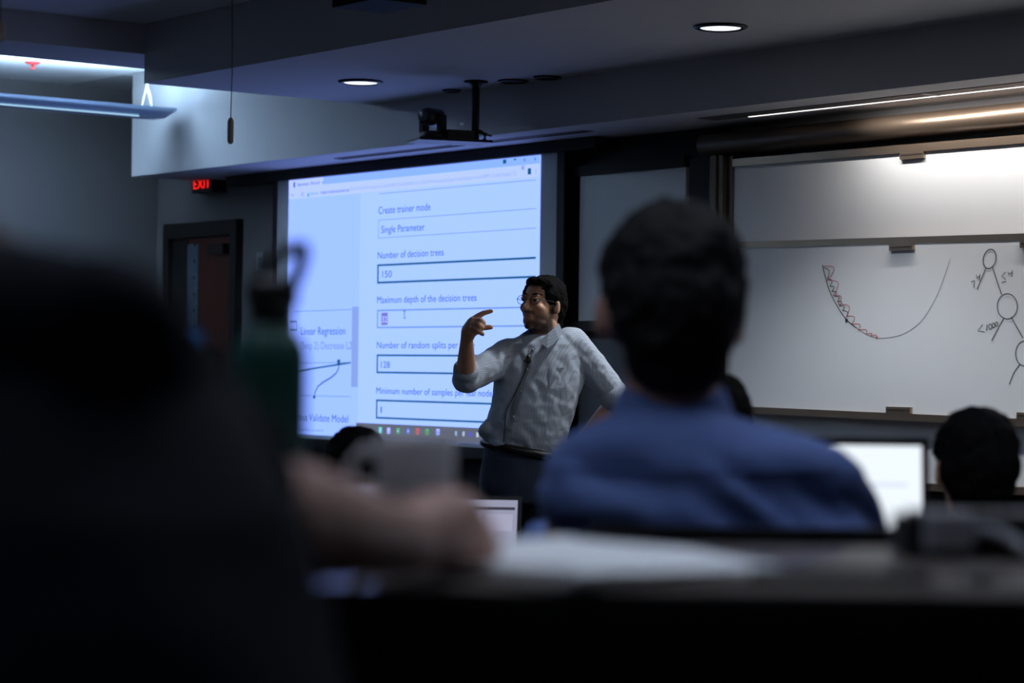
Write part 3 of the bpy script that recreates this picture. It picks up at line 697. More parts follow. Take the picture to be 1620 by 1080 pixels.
# legs inside the trousers
for hx, kx, ax in ((806, 795, 790), (862, 868, 872)):
    chain(body, [(P(hx, 730, .02), .075), (GZ(kx, .0, .50), .05), (GZ(ax, .03, .09), .035)]); chain(body, [(GZ(ax, .03, .05), .035), (GZ(ax - 12, -.10, .035), .03)])
ob = solid('body', body, .0042, m_skin1, pr, smooth=2)
HI = HD.inverted()
at = ob.data.attributes.new('beard', 'FLOAT', 'POINT'); lp = ob.data.attributes.new('lips', 'FLOAT', 'POINT')
for v in ob.data.vertices:
    q = (HI @ v.co) / HS
    if q.length > .16 or q.y > .03: continue
    side_ = abs(q.x); ss = lambda e0, e1, x: (lambda t: t * t * (3 - 2 * t))(min(1, max(0, (x - e0) / (e1 - e0))))
    bd = ss(-.050, -.085, q.z) * ss(.03, .005, q.y)                                                     # chin and jaw
    bd = max(bd, .85 * ss(.018, .034, side_) * ss(-.028, -.060, q.z) * ss(.03, .0, q.y))                # cheeks towards the jaw
    bd = max(bd, .8 * ss(-.026, -.034, q.z) * ss(-.050, -.046, q.z) * ss(.034, .026, side_) * ss(-.06, -.075, q.y))   # moustache
    bd = max(bd, .8 * ss(.050, .058, side_) * ss(-.06, -.04, q.z) * ss(.03, .01, q.z) * ss(-.030, -.018, q.y) * ss(.014, .004, q.y))   # sideburn
    bd *= ss(-.135, -.115, q.z)
    li = ss(.021, .016, side_) * ss(-.066, -.062, q.z) * ss(-.044, -.048, q.z) * ss(-.078, -.084, q.y)
    at.data[v.index].value = max(0, bd * .9 - li); lp.data[v.index].value = li * .8
# hair
hb = bmesh.new(); hair_bm(hb, HD, HS, .003, True, False)
solid('hair', hb, .004, m_hairb, pr, smooth=2, fold=lambda c: .004 * nz(c, 45) + .002 * nz(c, 110), keep=lambda c: not ((HI @ c).y < -.052 and (HI @ c).z < .072))
hd_x = lambda x, y, z: HD @ (Vector((x, y, z)) * HS)
for s in (-1, 1):
    bm = bmesh.new(); chain(bm, [(hd_x(s * .016, -.0855, .0375), .0030), (hd_x(s * .034, -.0825, .041), .0034), (hd_x(s * .052, -.066, .037), .002)]); mk('eyebrow', bm, m_hairb, pr, smooth=True)
    bm = bmesh.new(); ell3(bm, hd_x(s * .031, -.0795, .015), (.012, .008, .0075), HD.to_3x3()); ey = mk('eye', bm, mat('eye white', (.5, .48, .46, 1), .3), pr, smooth=True)
    bm = bmesh.new(); ell3(bm, hd_x(s * .031, -.085, .015), (.0058, .004, .0062), HD.to_3x3()); mk('iris', bm, mat('dark iris', (.01, .006, .005, 1), .2), ey, smooth=True)
    bm = bmesh.new(); ell3(bm, hd_x(s * .031, -.0825, .0215), (.0145, .008, .0045), HD.to_3x3()); mk('eyelid', bm, m_skin1, pr, smooth=True)
# glasses
gl_ = empty('t'); bpy.data.objects.remove(gl_)
bm = bmesh.new()
for s in (-1, 1):
    rim = [hd_x(s * (.033 + .0235 * math.cos(a)), -.096 + .004 * abs(math.cos(a)), .012 + .0185 * math.sin(a)) for a in [2 * PI * k / 24 for k in range(25)]]
    ring_tube(bm, rim, .0012, 6, False)
    ring_tube(bm, [hd_x(s * .056, -.094, .016), hd_x(s * .070, -.08, .017), hd_x(s * .0775, -.03, .014), hd_x(s * .078, .008, .010), hd_x(s * .079, .02, -.005)], .0012, 6)
ring_tube(bm, [hd_x(-.010, -.098, .016), hd_x(0, -.101, .019), hd_x(.010, -.098, .016)], .0012, 6)
gf = mk('glasses', bm, mat('thin metal frame', (.05, .045, .04, 1), .3, metal=.7), pr, smooth=True)
m_lens = mat('clear lens', (.9, .95, 1, 1), .02, var=0.0, trans=1.0, spec=.5); m_lens.node_tree.nodes['Principled BSDF'].inputs['IOR'].default_value = 1.03
for s in (-1, 1):
    bm = bmesh.new(); bm.faces.new([bm.verts.new(hd_x(s * (.033 + .0225 * math.cos(a)), -.095, .012 + .0175 * math.sin(a))) for a in [2 * PI * k / 24 for k in range(24)]]); mk('lens', bm, m_lens, gf)
# shirt
sh = bmesh.new()
rows = ((527, 838, 896, .055, .025), (534, 815, 914, .075, .02), (545, 798, 924, .090, .015), (560, 788, 926, .100, .01), (580, 783, 925, .108, .005), (607, 781, 923, .117, .0), (640, 777, 913, .125, -.005), (668, 769, 904, .122, -.01), (690, 764, 899, .122, -.01), (703, 766, 896, .12, -.005), (716, 776, 892, .112, .0), (724, 786, 888, .105, .0))
loft(sh, [(P((a + b) / 2, y, dy), R0 * ((b - a) / 2 * mmp), F0 * dd) for y, a, b, dd, dy in rows])
chain(sh, [(P(803, 562, .0), .066), (P(770, 582, -.09), .060), (EL + Vector((0, 0, -.004)), .052), (EL.lerp(WR, .10), .046)])
chain(sh, [(P(904, 546, .015), .072), (P(935, 580, .015), .064), (P(975, 628, .02), .053), (E2.lerp(W2, .08), .048)])
for a, b, r in ((EL.lerp(WR, .04), EL.lerp(WR, .20), .047), (P(968, 622, .02), P(981, 639, .022), .054)): cap(sh, a, r, b, r * .97)
ell3(sh, P(782, 680, -.03), (.045, .07, .05)); ell3(sh, P(800, 700, -.05), (.07, .07, .035))
def shirt_fold(c):
    px = c.dot(R0) / mmp; z = c.z
    d = .0045 * noise.noise(Vector((c.dot(R0) * 22 + z * 14, c.dot(F0) * 12, z * 7 - c.dot(R0) * 6))) + .0025 * nz(c, 38)
    if z < 1.18: d += .006 * noise.noise(Vector((c.dot(R0) * 16 - z * 10, 3.1, z * 20 + c.dot(R0) * 10)))
    if z < 1.08: d += .008 * max(0, nz(c, 13))
    return d
def sleeve_cut(c):                                   # open the rolled cuffs
    t = (WR - EL).normalized(); d = (c - EL); ax = d.dot(t)
    if ax > .062 and (d - t * ax).length < .08: return False
    return True
so = solid('shirt', sh, .0055, m_shirt1, pr, smooth=3, fold=shirt_fold, keep=sleeve_cut)
# rolled cuffs
m_cuff = m_shirt1
def cuff(a, b, r):
    a, b = Vector(a), Vector(b); bm = bmesh.new()
    ring_tube(bm, [a, a.lerp(b, .1), a.lerp(b, .5), a.lerp(b, .9), b, a.lerp(b, .9), a.lerp(b, .3)], [r, r * 1.07, r * 1.09, r * 1.06, r * .97, r * .9, r * .86], 28, False); mk('cuff', bm, m_cuff, pr, smooth=True)
cuff(EL.lerp(WR, .12), EL.lerp(WR, .30), .045); cuff(P(965, 617, .02), P(980, 640, .022), .055)
# collar, placket, pocket
def ribbon(name, A, B, material, parent, th=.003):
    bm = bmesh.new(); va = [bm.verts.new(p) for p in A]; vb = [bm.verts.new(p) for p in B]
    for i in range(len(A) - 1): bm.faces.new((va[i], va[i + 1], vb[i + 1], vb[i]))
    bmesh.ops.solidify(bm, geom=bm.faces[:], thickness=th); return mk(name, bm, material, parent, smooth=False)
ribbon('collar', [P(884, 511, .01), P(877, 518, -.05), P(867, 527, -.085), P(855, 536, -.095)], [P(890, 524, .0), P(884, 536, -.075), P(866, 551, -.118), P(853, 540, -.105)], m_shirt1, pr)
ribbon('collar', [P(833, 523, -.03), P(826, 527, -.075), P(829, 536, -.098)], [P(822, 530, -.03), P(814, 543, -.10), P(826, 543, -.105)], m_shirt1, pr)
ribbon('collar', [P(884, 511, .01), P(878, 512, .06), P(862, 515, .08), P(845, 517, .06), P(834, 522, -.02)], [P(890, 524, .0), P(884, 526, .075), P(862, 528, .095), P(838, 529, .075), P(824, 530, -.02)], m_shirt1, pr)
ph = lambda px, py, dd: P(px, py, -dd)
from mathutils.bvhtree import BVHTree
_b = bmesh.new(); _b.from_mesh(so.data); bv = BVHTree.FromBMesh(_b)
def onshirt(px, py, off=.003):
    o = CAM - base; d = ray(px, py).normalized(); h = bv.ray_cast(o, d)
    return (h[0] if h[0] else P(px, py, -.12)) - d * off
pl = [(843, 549), (838, 565), (834, 580), (829, 597), (824, 615), (818, 635), (812, 655), (806, 678), (803, 700), (802, 718)]
ribbon('placket', [onshirt(x - 4, y) for x, y in pl], [onshirt(x + 4, y + 1) for x, y in pl], m_shirt1, pr, .0015)
for k in range(0, 9, 2): bm = bmesh.new(); ell3(bm, onshirt(pl[k][0], pl[k][1] + 4, .004), (.005, .003, .005), None, 10); mk('button', bm, m_white, pr, smooth=True)
pk = [(868, 584), (893, 581), (895, 612), (881, 618), (869, 614)]
bm = bmesh.new(); bm.faces.new([bm.verts.new(onshirt(x, y, .002)) for x, y in pk]); bmesh.ops.solidify(bm, geom=bm.faces[:], thickness=.0015); mk('pocket', bm, m_shirt1, pr)
# lapel microphone
mcb = bmesh.new(); c = onshirt(836, 570, .012); cap(mcb, c, .011, c + Vector((0, 0, .012)), .010); cap(mcb, c, .004, onshirt(830, 571, .010), .004); mc = mk('lapel_microphone', mcb, m_blackplastic, pr, smooth=True)
bm = bmesh.new(); ring_tube(bm, [onshirt(x, y, .004) for x, y in ((835, 574), (833, 582), (828, 595), (822, 608), (815, 622), (809, 634), (803, 645), (800, 660), (798, 680), (796, 700))], .0017, 6); mk('wire', bm, m_blackplastic, mc, smooth=True)
# trousers, belt, shoes
tr_ = bmesh.new()
loft(tr_, [(P((a + b) / 2, y, .0), R0 * ((b - a) / 2 * mmp), F0 * dd) for y, a, b, dd in ((704, 767, 893, .108), (720, 763, 893, .115), (745, 759, 895, .12), (770, 757, 897, .12), (795, 760, 898, .115))])
for hx, kx, ax, w_ in ((795, 786, 784, .09), (862, 870, 874, .09)): chain(tr_, [(P(hx, 755, .0), .092), (GZ(kx, -.01, .50), .072), (GZ(ax, .02, .06), .058)])
solid('trousers', tr_, .008, m_jeans, pr, smooth=3, fold=lambda c: .005 * nz(c, 14), keep=lambda c: c.z > .055)
bl = [(766, 702), (763, 708), (780, 716), (805, 723), (830, 728), (855, 730), (880, 727), (895, 722)]
bm = bmesh.new(); nb = 32
A_ = [P(830, 712 + 0, .0) + R0 * (.158 * math.cos(t)) + F0 * (.126 * math.sin(t)) + Vector((0, 0, -.028 * math.cos(t))) for t in [2 * PI * k / nb for k in range(nb + 1)]]
ring_tube(bm, A_, .016, 8, False); mk('belt', bm, m_leather, pr, smooth=True)
for ax in (788, 873):
    bm = bmesh.new(); chain(bm, [(GZ(ax, .06, .05), .048), (GZ(ax - 6, -.06, .046), .044), (GZ(ax - 14, -.17, .034), .032)])
    solid('shoe', bm, .008, m_leather, pr, smooth=3, fold=lambda c: max(0, -c.z + .0) * 0)
# glow of the waist: keys on a clip beside the belt are too small to tell apart

# ================================================================== SEATED AUDIENCE
def seated(name, label, px, py_top, depth, zf, shirt, hairm, skin, fwd=None, sh_w=.43, hs=1.0, hair_t=.004, lean=.05, detail=True):
    """a person seen from behind, seated with feet on zf; px, py_top: top of the head in the photo"""
    top = D(px, py_top, depth); fwd = (fwd or F0).normalized(); rgt = Vector((fwd.y, -fwd.x, 0))
    b0 = Vector((top.x, top.y, zf)) - fwd * lean
    root = empty(name, b0, label=label, cat='person')
    Q = lambda r, f, z: rgt * r + fwd * f + Vector((0, 0, z))
    ht = top.z - zf; seat = .46; L = lambda t: seat + (ht - seat) * t       # t: 0 seat, 1 crown
    M = hm(Q(0, lean, ht - .125 * hs), fwd)
    bm = bmesh.new(); head_bm(bm, M, False, hs); cap(bm, Q(0, lean * .9, ht - .19), .055, Q(0, lean * .4, L(.62)), .06)
    loft(bm, [(Q(0, lean * t, L(t)), rgt * w_, fwd * d_) for t, w_, d_ in ((0.02, .15, .10), (.3, .14, .09), (.5, .16, .09), (.62, .14, .07), (.67, .06, .05))])
    AR = []
    for s in (-1, 1):
        S1, E1, W1 = Q(s * (sh_w / 2 - .045), lean * .6, L(.595)), Q(s * (sh_w / 2 + .02), lean + .10, L(.30)), Q(s * (sh_w / 2 - .06), lean + .36, L(.30) + .03)
        AR.append((S1, E1, W1)); chain(bm, [(S1, .045), (E1, .036), (W1, .025)]); chain(bm, [(W1, .025), (W1 + fwd * .08 - rgt * s * .01, .03)])
        for k in range(4): chain(bm, [(W1 + fwd * .10 + rgt * (k - 1.5) * .019, .010), (W1 + fwd * .145 + rgt * (k - 1.5) * .02 + Vector((0, 0, .004)), .009), (W1 + fwd * .175 + rgt * (k - 1.5) * .02 - Vector((0, 0, .012)), .008)])
        chain(bm, [(W1 + fwd * .04 - rgt * s * .03, .012), (W1 + fwd * .09 - rgt * s * .055, .010), (W1 + fwd * .12 - rgt * s * .058, .008)])
        K1 = Q(s * .12, .44, .49); chain(bm, [(Q(s * .09, .02, .50), .075), (K1, .05), (Q(s * .12, .42, .08), .036)]); chain(bm, [(Q(s * .12, .42, .05), .034), (Q(s * .12, .55, .035), .03)])
    solid('body', bm, .008, skin, root, smooth=3)
    hb = bmesh.new(); hair_bm(hb, M, hs, hair_t, False); MI = M.inverted()
    solid('hair', hb, .006, hairm, root, smooth=2, fold=lambda c: .006 * nz(c, 30) + .004 * nz(c, 70))
    tb = bmesh.new()
    loft(tb, [(Q(0, lean * t, L(t)), rgt * (w_ * sh_w / .43), fwd * d_) for t, w_, d_ in ((-.02, .185, .13), (.15, .18, .13), (.35, .185, .125), (.5, .2, .115), (.575, .195, .10), (.625, .155, .085), (.655, .10, .07), (.68, .068, .06))])
    for S1, E1, W1 in AR: chain(tb, [(S1, .066), (E1, .052), (W1, .04)])
    solid('shirt', tb, .009, shirt, root, smooth=4, fold=lambda c: .008 * noise.noise(Vector((c.dot(rgt) * 9 + c.z * 9, c.dot(fwd) * 8, c.z * 12))) + .003 * nz(c, 30), keep=lambda c: c.z < L(.672))
    tb = bmesh.new()
    for s in (-1, 1): chain(tb, [(Q(s * .09, .0, .50), .095), (Q(s * .12, .45, .50), .068), (Q(s * .12, .42, .10), .055)])
    cap(tb, Q(-.1, 0, .53), .1, Q(.1, 0, .53), .1)
    solid('trousers', tb, .01, m_jeans, root, smooth=3)
    for s in (-1, 1):
        bm = bmesh.new(); chain(bm, [(Q(s * .12, .40, .045), .044), (Q(s * .12, .58, .035), .034)]); mk('shoe', bm, m_leather, root, smooth=True)
    return root
seated('person', 'short dark-haired person in navy at the right edge, head against the board', 1543, 645, 4.9, 0.0, m_navy, m_hairb, m_skin1, sh_w=.42, hs=1.0)
seated('person', 'dark-haired person mostly hidden behind the blue shirt, right of its collar', 1122, 590, 4.75, 0.0, m_blk, m_hairb, m_skin1, sh_w=.40, hs=1.0, hair_t=.006)
seated('person', 'person with black hair whose crown shows just left of the mug', 566, 675, 6.4, 0.0, m_blk, m_hairb, m_skin1, sh_w=.40, hs=.98)

# man in the blue shirt, placed row by row from his outline at 3.1 m
DB = 3.1; b0 = D(1100, 800, DB); bb = Vector((b0.x, b0.y, .26))
bl_ = empty('person', bb, label='man in a blue collared shirt seen from behind, in the middle of the picture', cat='person')
P = lambda px, py, dy=0.0: D(px, py, DB + dy) - bb
mb = DB / FPX
M = hm(P(1060, 492, .03), F0 - R0 * .08, tilt=.03, roll=-.03)
bm = bmesh.new(); head_bm(bm, M, False, 1.08)
for s in (-1, 1): ell3(bm, M @ Vector((s * .091, -.002, -.014)), (.008, .017, .031), M.to_3x3())
cap(bm, P(1058, 560, .02), .056, P(1065, 640, .0), .062)
loft(bm, [(P((a + b) / 2, y, .0), R0 * ((b - a) / 2 * mb), F0 * d) for y, a, b, d in ((660, 1010, 1130, .05), (690, 940, 1230, .07), (740, 890, 1310, .09), (850, 900, 1330, .10), (1100, 930, 1310, .10), (1300, 930, 1310, .10))])
zz = lambda z: z
for s, S1, E1, W1 in ((-1, P(928, 765, .0), P(900, 880, .10), P(905, 893, .38)), (1, P(1290, 795, .02), P(1362, 897, .15), P(1290, 893, .40))):
    chain(bm, [(S1, .045), (E1, .036), (W1, .025), (W1 + F0 * .08, .03)])
    for k in range(4): chain(bm, [(W1 + F0 * .10 + R0 * (k - 1.5) * .019, .010), (W1 + F0 * .145 + R0 * (k - 1.5) * .02, .009), (W1 + F0 * .172 + R0 * (k - 1.5) * .02 - Vector((0, 0, .012)), .008)])
    chain(bm, [(W1 + F0 * .04 - R0 * s * .03, .012), (W1 + F0 * .09 - R0 * s * .055, .010), (W1 + F0 * .12 - R0 * s * .058, .008)])
ctr = P(1115, 800); GL = lambda r, f, z: Vector((ctr.x, ctr.y, 0)) + R0 * r + F0 * f + Vector((0, 0, z))
for s in (-1, 1):
    chain(bm, [(GL(s * .09, .02, .50), .075), (GL(s * .12, .42, .49), .05), (GL(s * .12, .40, .08), .036)]); chain(bm, [(GL(s * .12, .40, .05), .034), (GL(s * .12, .52, .035), .03)])
solid('body', bm, .007, m_skin2, bl_, smooth=3)
hb = bmesh.new(); hair_bm(hb, M, 1.08, .006, False)
for k in range(26):                                  # tousled tufts on the crown
    a = random.uniform(0, 2 * PI); r = random.uniform(.0, .07); x, y = r * math.cos(a), .02 + r * math.sin(a); z = .038 + .078 * math.sqrt(max(.05, 1 - (x / .08) ** 2 - ((y - .02) / .1) ** 2))
    v0 = M @ (Vector((x, y, z)) * 1.08); cap(hb, v0, .012, v0 + Vector((random.uniform(-.012, .012), random.uniform(-.012, .012), random.uniform(.008, .018))), .005, 8)
solid('hair', hb, .005, m_haird, bl_, smooth=2, fold=lambda c: .007 * nz(c, 26) + .004 * nz(c, 60))
tb = bmesh.new()
rows = ((618, 1010, 1116, .056, .02), (634, 1000, 1130, .062, .01), (650, 984, 1152, .074, .0), (666, 945, 1198, .092, .0), (684, 905, 1268, .108, .0), (706, 876, 1334, .118, .0), (735, 856, 1358, .128, .0), (775, 848, 1376, .135, .0), (830, 862, 1384, .14, .0), (950, 890, 1350, .14, .0), (1150, 900, 1335, .14, .0), (1330, 900, 1335, .15, .02))
loft(tb, [(P((a + b) / 2, y, dy), R0 * ((b - a) / 2 * mb), F0 * d) for y, a, b, d, dy in rows], 40, 2.2)
chain(tb, [(P(928, 765, .0), .060), (P(918, 820, .05), .056), (P(900, 880, .10), .050), (P(870, 886, .25), .046), (P(895, 890, .34), .042)])
chain(tb, [(P(1296, 790, .0), .060), (P(1335, 840, .06), .060), (P(1368, 895, .14), .055), (P(1325, 893, .30), .046), (P(1300, 893, .36), .042)])
def blue_fold(c):
    r, z, f = c.dot(R0), c.z, c.dot(F0)
    k = min(1, max(0, (1.03 - z) / .07))
    return k * (  .030 * noise.noise(Vector((r * 7 + z * 15, f * 3, z * 10 - r * 4))) + .015 * noise.noise(Vector((r * 20 + z * 22, f * 5, z * 12)))) + .003 * nz(c, 14)
so2 = solid('shirt', tb, .0075, m_shirt2, bl_, smooth=4, fold=blue_fold)
bm = bmesh.new()
cr = []
for ofs, rs, dz in ((0, 1.30, -.020), (1, 1.26, -.006), (2, 1.08, .026), (3, 1.0, .030), (4, .93, .0)):
    cr.append([P(1064, 632, .012) + R0 * (.063 * rs * math.cos(t) + .0) + F0 * (.064 * rs * math.sin(t)) + Vector((0, 0, dz + .010 * math.sin(t) - .012)) for t in [2 * PI * k / 32 for k in range(32)]])
vr = [[bm.verts.new(p) for p in ring] for ring in cr]
for a, b in zip(vr, vr[1:]):
    for k in range(32): bm.faces.new((a[k], a[(k + 1) % 32], b[(k + 1) % 32], b[k]))
mk('collar', bm, m_shirt2, bl_, smooth=True)
_b = bmesh.new(); _b.from_mesh(so2.data); bv2 = BVHTree.FromBMesh(_b)
def onblue(px, py, off):
    d = ray(px, py).normalized(); h = bv2.ray_cast(CAM - bb, d); return (h[0] if h[0] else P(px, py, -.13)) - d * off
bm = bmesh.new(); ring_tube(bm, [onblue(x, 741 + 4 * math.sin((x - 870) / 480 * PI), .001) for x in range(880, 1340, 20)], .0022, 6); mk('yoke_seam', bm, m_shirt2, bl_, smooth=True)
tb = bmesh.new()
for s in (-1, 1): chain(tb, [(GL(s * .09, .0, .50), .10), (GL(s * .12, .43, .50), .07), (GL(s * .12, .40, .10), .055)])
cap(tb, GL(-.1, 0, .54), .11, GL(.1, 0, .54), .11); solid('trousers', tb, .01, m_jeans, bl_, smooth=3)
for s in (-1, 1): bm = bmesh.new(); chain(bm, [(GL(s * .12, .38, .045), .044), (GL(s * .12, .56, .035), .034)]); mk('shoe', bm, m_leather, bl_, smooth=True)

# foreground person leaning over the desk at the left
DZ = 1.21
ZF2 = .46
b0 = D(20, 900, 1.3); bb = Vector((b0.x, b0.y, ZF2))
fg = empty('person', bb, label='person in a dark navy t-shirt leaning on the desk at the left, forearm bare', cat='person')
P = lambda px, py, d: D(px, py, d) - bb
bm = bmesh.new()
SH, EB, WRf = P(140, 562, 1.32), P(392, 812, 1.50), P(640, 855, 1.80)
chain(bm, [(SH, .048), (P(270, 690, 1.41), .044), (EB, .041), (EB.lerp(WRf, .3), .040), (EB.lerp(WRf, .65), .033), (WRf, .0265)])
Hh = lambda px, py, d=1.88: P(px, py, d)
chain(bm, [(WRf, .0265), (Hh(675, 838, 1.85), .029), (Hh(712, 828, 1.90), .030)]); chain(bm, [(Hh(690, 850, 1.86), .024), (Hh(725, 850, 1.91), .022)])
for k, (x0, y0, x1_, y1_, x2_, y2_) in enumerate(((722, 815, 752, 822, 768, 846), (728, 828, 760, 838, 776, 862), (730, 842, 762, 854, 776, 876), (728, 856, 756, 868, 768, 882))):
    dd = 1.93 - .014 * k
    chain(bm, [(Hh(x0, y0, dd), .0125), (Hh(x1_, y1_, dd + .012), .0112), (Hh(x2_, y2_, dd + .004), .0098), (Hh(x2_ - 14, y2_ + 8, dd - .008), .0088)])
chain(bm, [(Hh(680, 852, 1.84), .016), (Hh(708, 862, 1.85), .0135), (Hh(738, 872, 1.88), .0105)])
# torso, neck, head bowed to the left
loft(bm, [(P(x, y, d), R0 * w_, F0 * dd) for x, y, d, w_, dd in ((-70, 600, 1.36, .12, .07), (-30, 800, 1.32, .13, .09), (10, 1100, 1.25, .13, .09), (10, 1700, 1.22, .13, .1))])
cap(bm, P(-100, 660, 1.40), .055, P(-130, 660, 1.50), .055)
Mf = hm(P(-128, 668, 1.54), F0 - R0 * .5, tilt=.35); head_bm(bm, Mf, False, 1.0)
for s in (-1, 1):
    hp = Vector((0, 0, .50)) + R0 * (-.02 + s * .1); chain(bm, [(hp, .075), (hp + F0 * .42, .05), (hp + F0 * .40 - Vector((0, 0, .42)), .036), (hp + F0 * .52 - Vector((0, 0, .46)), .03)])
LS, LE, LW = P(-330, 590, 1.36), P(-420, 860, 1.58), P(-170, 840, 1.88)
chain(bm, [(LS, .045), (LE, .038), (LW, .026), (P(-110, 815, 1.96), .028)])
for k in range(4): chain(bm, [(P(-140 + 22 * k, 812, 1.985), .010), (P(-140 + 24 * k, 808, 2.03), .009), (P(-138 + 24 * k, 822, 2.06), .008)])
chain(bm, [(P(-90, 820, 1.94), .012), (P(-50, 818, 1.97), .010)])
solid('body', bm, .0055, m_skin2, fg, smooth=3)
hb = bmesh.new(); hair_bm(hb, Mf, 1.0, .004, False); solid('hair', hb, .006, mat('brown hair', (.035, .018, .012, 1), .5, var=.4, scale=60, bump=.5, bscale=140), fg, smooth=2, fold=lambda c: .005 * nz(c, 35))
tb = bmesh.new()
chain(tb, [(SH, .054), (P(275, 695, 1.41), .053), (P(345, 765, 1.46), .050)])
loft(tb, [(P(x, y, d), R0 * w_, F0 * dd) for x, y, d, w_, dd in ((-95, 500, 1.36, .085, .06), (-90, 560, 1.36, .14, .085), (-70, 650, 1.35, .165, .11), (-30, 800, 1.31, .175, .125), (10, 1100, 1.25, .175, .13), (20, 1500, 1.22, .175, .14), (20, 1850, 1.21, .18, .15))])
chain(tb, [(SH, .056), (P(-60, 590, 1.35), .085)]); chain(tb, [(LS, .055), (P(-400, 800, 1.52), .05)]); chain(tb, [(LS, .056), (P(-120, 590, 1.35), .085)])
solid('t_shirt', tb, .0075, m_navy, fg, smooth=4, fold=lambda c: .007 * noise.noise(Vector((c.dot(R0) * 10 + c.z * 12, c.dot(F0) * 9, c.z * 9))))
tb = bmesh.new()
for s in (-1, 1):
    hp = Vector((0, 0, .50)) + R0 * (-.02 + s * .1); chain(tb, [(hp, .095), (hp + F0 * .43, .07), (hp + F0 * .40 - Vector((0, 0, .40)), .055)])
solid('trousers', tb, .01, m_jeans, fg, smooth=3)
for s in (-1, 1): bm = bmesh.new(); hp = R0 * (-.02 + s * .1); chain(bm, [(hp + F0 * .38 + Vector((0, 0, .045)), .044), (hp + F0 * .56 + Vector((0, 0, .035)), .034)]); mk('shoe', bm, m_leather, fg, smooth=True)

# ================================================================== CHAIRS
def make_chair(u, v, zf, bh, label):
    """swivel chair; bh: height of the top of the backrest above its floor; the sitter faces away from the camera"""
    o = empty('office_chair', V(u, v, zf), rz=PHI, label=label, cat='chair', group='black swivel chairs')
    bm = bmesh.new(); bbox(bm, -.23, .23, -.20, .24, .385, .43); mk('seat', bm, m_blk, o, bevel=.02)
    bm = bmesh.new(); n = 12
    for k in range(n):
        pass
    A = []; B = []
    for k in range(n + 1):
        x = -.21 + .42 * k / n; yb = -.265 + .30 * x * x
        A.append((x, yb)); B.append((x, yb - .022))
    lv = []
    for z in (bh - .40, bh - .03, bh):
        k_ = .93 if z == bh else 1.0
        lv.append([bm.verts.new((x * k_, y, z)) for x, y in A] + [bm.verts.new((x * k_, y, z)) for x, y in B[::-1]])
    for p, q in zip(lv, lv[1:]):
        for k in range(len(p)): bm.faces.new((p[k], p[(k + 1) % len(p)], q[(k + 1) % len(p)], q[k]))
    bm.faces.new(lv[0][::-1]); bm.faces.new(lv[-1]); mk('backrest', bm, m_blackplastic, o)
    tube('back_support', [(0, -.10, .385), (0, -.28, .40), (0, -.297, bh - .3)], .018, m_blackmetal, o)
    tube('column', [(0, 0, .06), (0, 0, .39)], .025, m_blackmetal, o)
    for k in range(5):
        a = 2 * PI * k / 5; lg = tube('leg', [(0, 0, .085), (.27 * math.cos(a), .27 * math.sin(a), .065)], [.022, .014], m_blackmetal, o)
        tube('castor', [(.27 * math.cos(a), .27 * math.sin(a) - .012, .027), (.27 * math.cos(a), .27 * math.sin(a) + .012, .027)], .027, m_blackplastic, lg)
    return o
zc = D(1200, 834, 2.78).z
make_chair((1205 - 810) * 2.78 / FPX, 3.06, .26, zc - .26, 'black chair backrest directly behind the man in blue')

for px_, dv, lb in ((1543, 4.86, 'black chair under the person at the right edge'), (1122, 4.71, 'black chair under the person hidden behind the blue shirt'), (566, 6.36, 'black chair under the person left of the mug')):
    make_chair((px_ - 810) * dv / FPX, dv, 0.0, .78, lb)
make_chair((20 - 810) * 1.3 / FPX, 1.28, .46, .66, 'black chair under the person in the navy t-shirt')

# ================================================================== DESKS
def desk(u0, u1, v0, v1, zt, zf, label):
    o = empty('desk', V((u0 + u1) / 2, (v0 + v1) / 2, zf), rz=PHI, label=label, cat='desk')
    hu, hv, h = (u1 - u0) / 2, (v1 - v0) / 2, zt - zf
    box('desk_top', -hu, hu, -hv, hv, h - .03, h, m_desk, o, bevel=.003)
    box('edge_band', -hu, hu, -hv - .004, -hv + .0, h - .032, h - .004, m_deskedge, o)
    box('modesty_panel', -hu + .05, hu - .05, hv - .06, hv - .04, .12, h - .03, m_deskedge, o)
    for x in (-hu + .03, hu - .06): box('leg', x, x + .03, -hv + .08, hv - .03, 0, h - .03, m_blackmetal, o)
    return o
desk(-.62, .62, 1.78, 2.26, DZ, .46, 'near dark wooden desk with the open notebook and the mug')
desk(-.62, .80, 3.50, 4.05, 1.0, .26, 'middle desk in front of the man in blue')
desk(-.75, .35, 7.45, 8.0, .74, 0.0, 'far desk in front of the presenter')

# ================================================================== THINGS ON THE DESKS
def laptop(u, v, z, w_, h_, yaw, tilt, label, scr_m, shell, rows=()):
    o = empty('laptop', V(u, v, z), rz=PHI + yaw, label=label, cat='laptop')
    box('base', -w_ / 2, w_ / 2, -.22, 0, .001, .016, shell, o, bevel=.004)
    kb = box('keyboard', -w_ / 2 + .02, w_ / 2 - .02, -.12, -.02, .016, .018, m_blackplastic, o)
    for k in range(4): box('key_row', -w_ / 2 + .025, w_ / 2 - .025, -.115 + .024 * k, -.096 + .024 * k, .018, .020, mat('key caps', (.03, .03, .035, 1), .5), kb)
    lid = box('lid', -w_ / 2, w_ / 2, 0, .008, 0, h_, shell, o, bevel=.003); lid.location = (0, 0, .016); lid.rotation_euler = (-tilt, 0, 0)
    box('bezel', -w_ / 2 + .002, w_ / 2 - .002, -.001, .0, .004, h_ - .003, m_blackplastic, lid)
    sc = box('display', -w_ / 2 + .012, w_ / 2 - .012, -.0016, -.001, .022, h_ - .013, scr_m, lid)
    for r in rows: box('window_bar', r[0] * w_, r[1] * w_, -.0022, -.0017, r[2] * h_, r[3] * h_, r[4], lid)
    return o
m_silver = mat('silver aluminium', (.35, .35, .37, 1), .4, metal=.6)
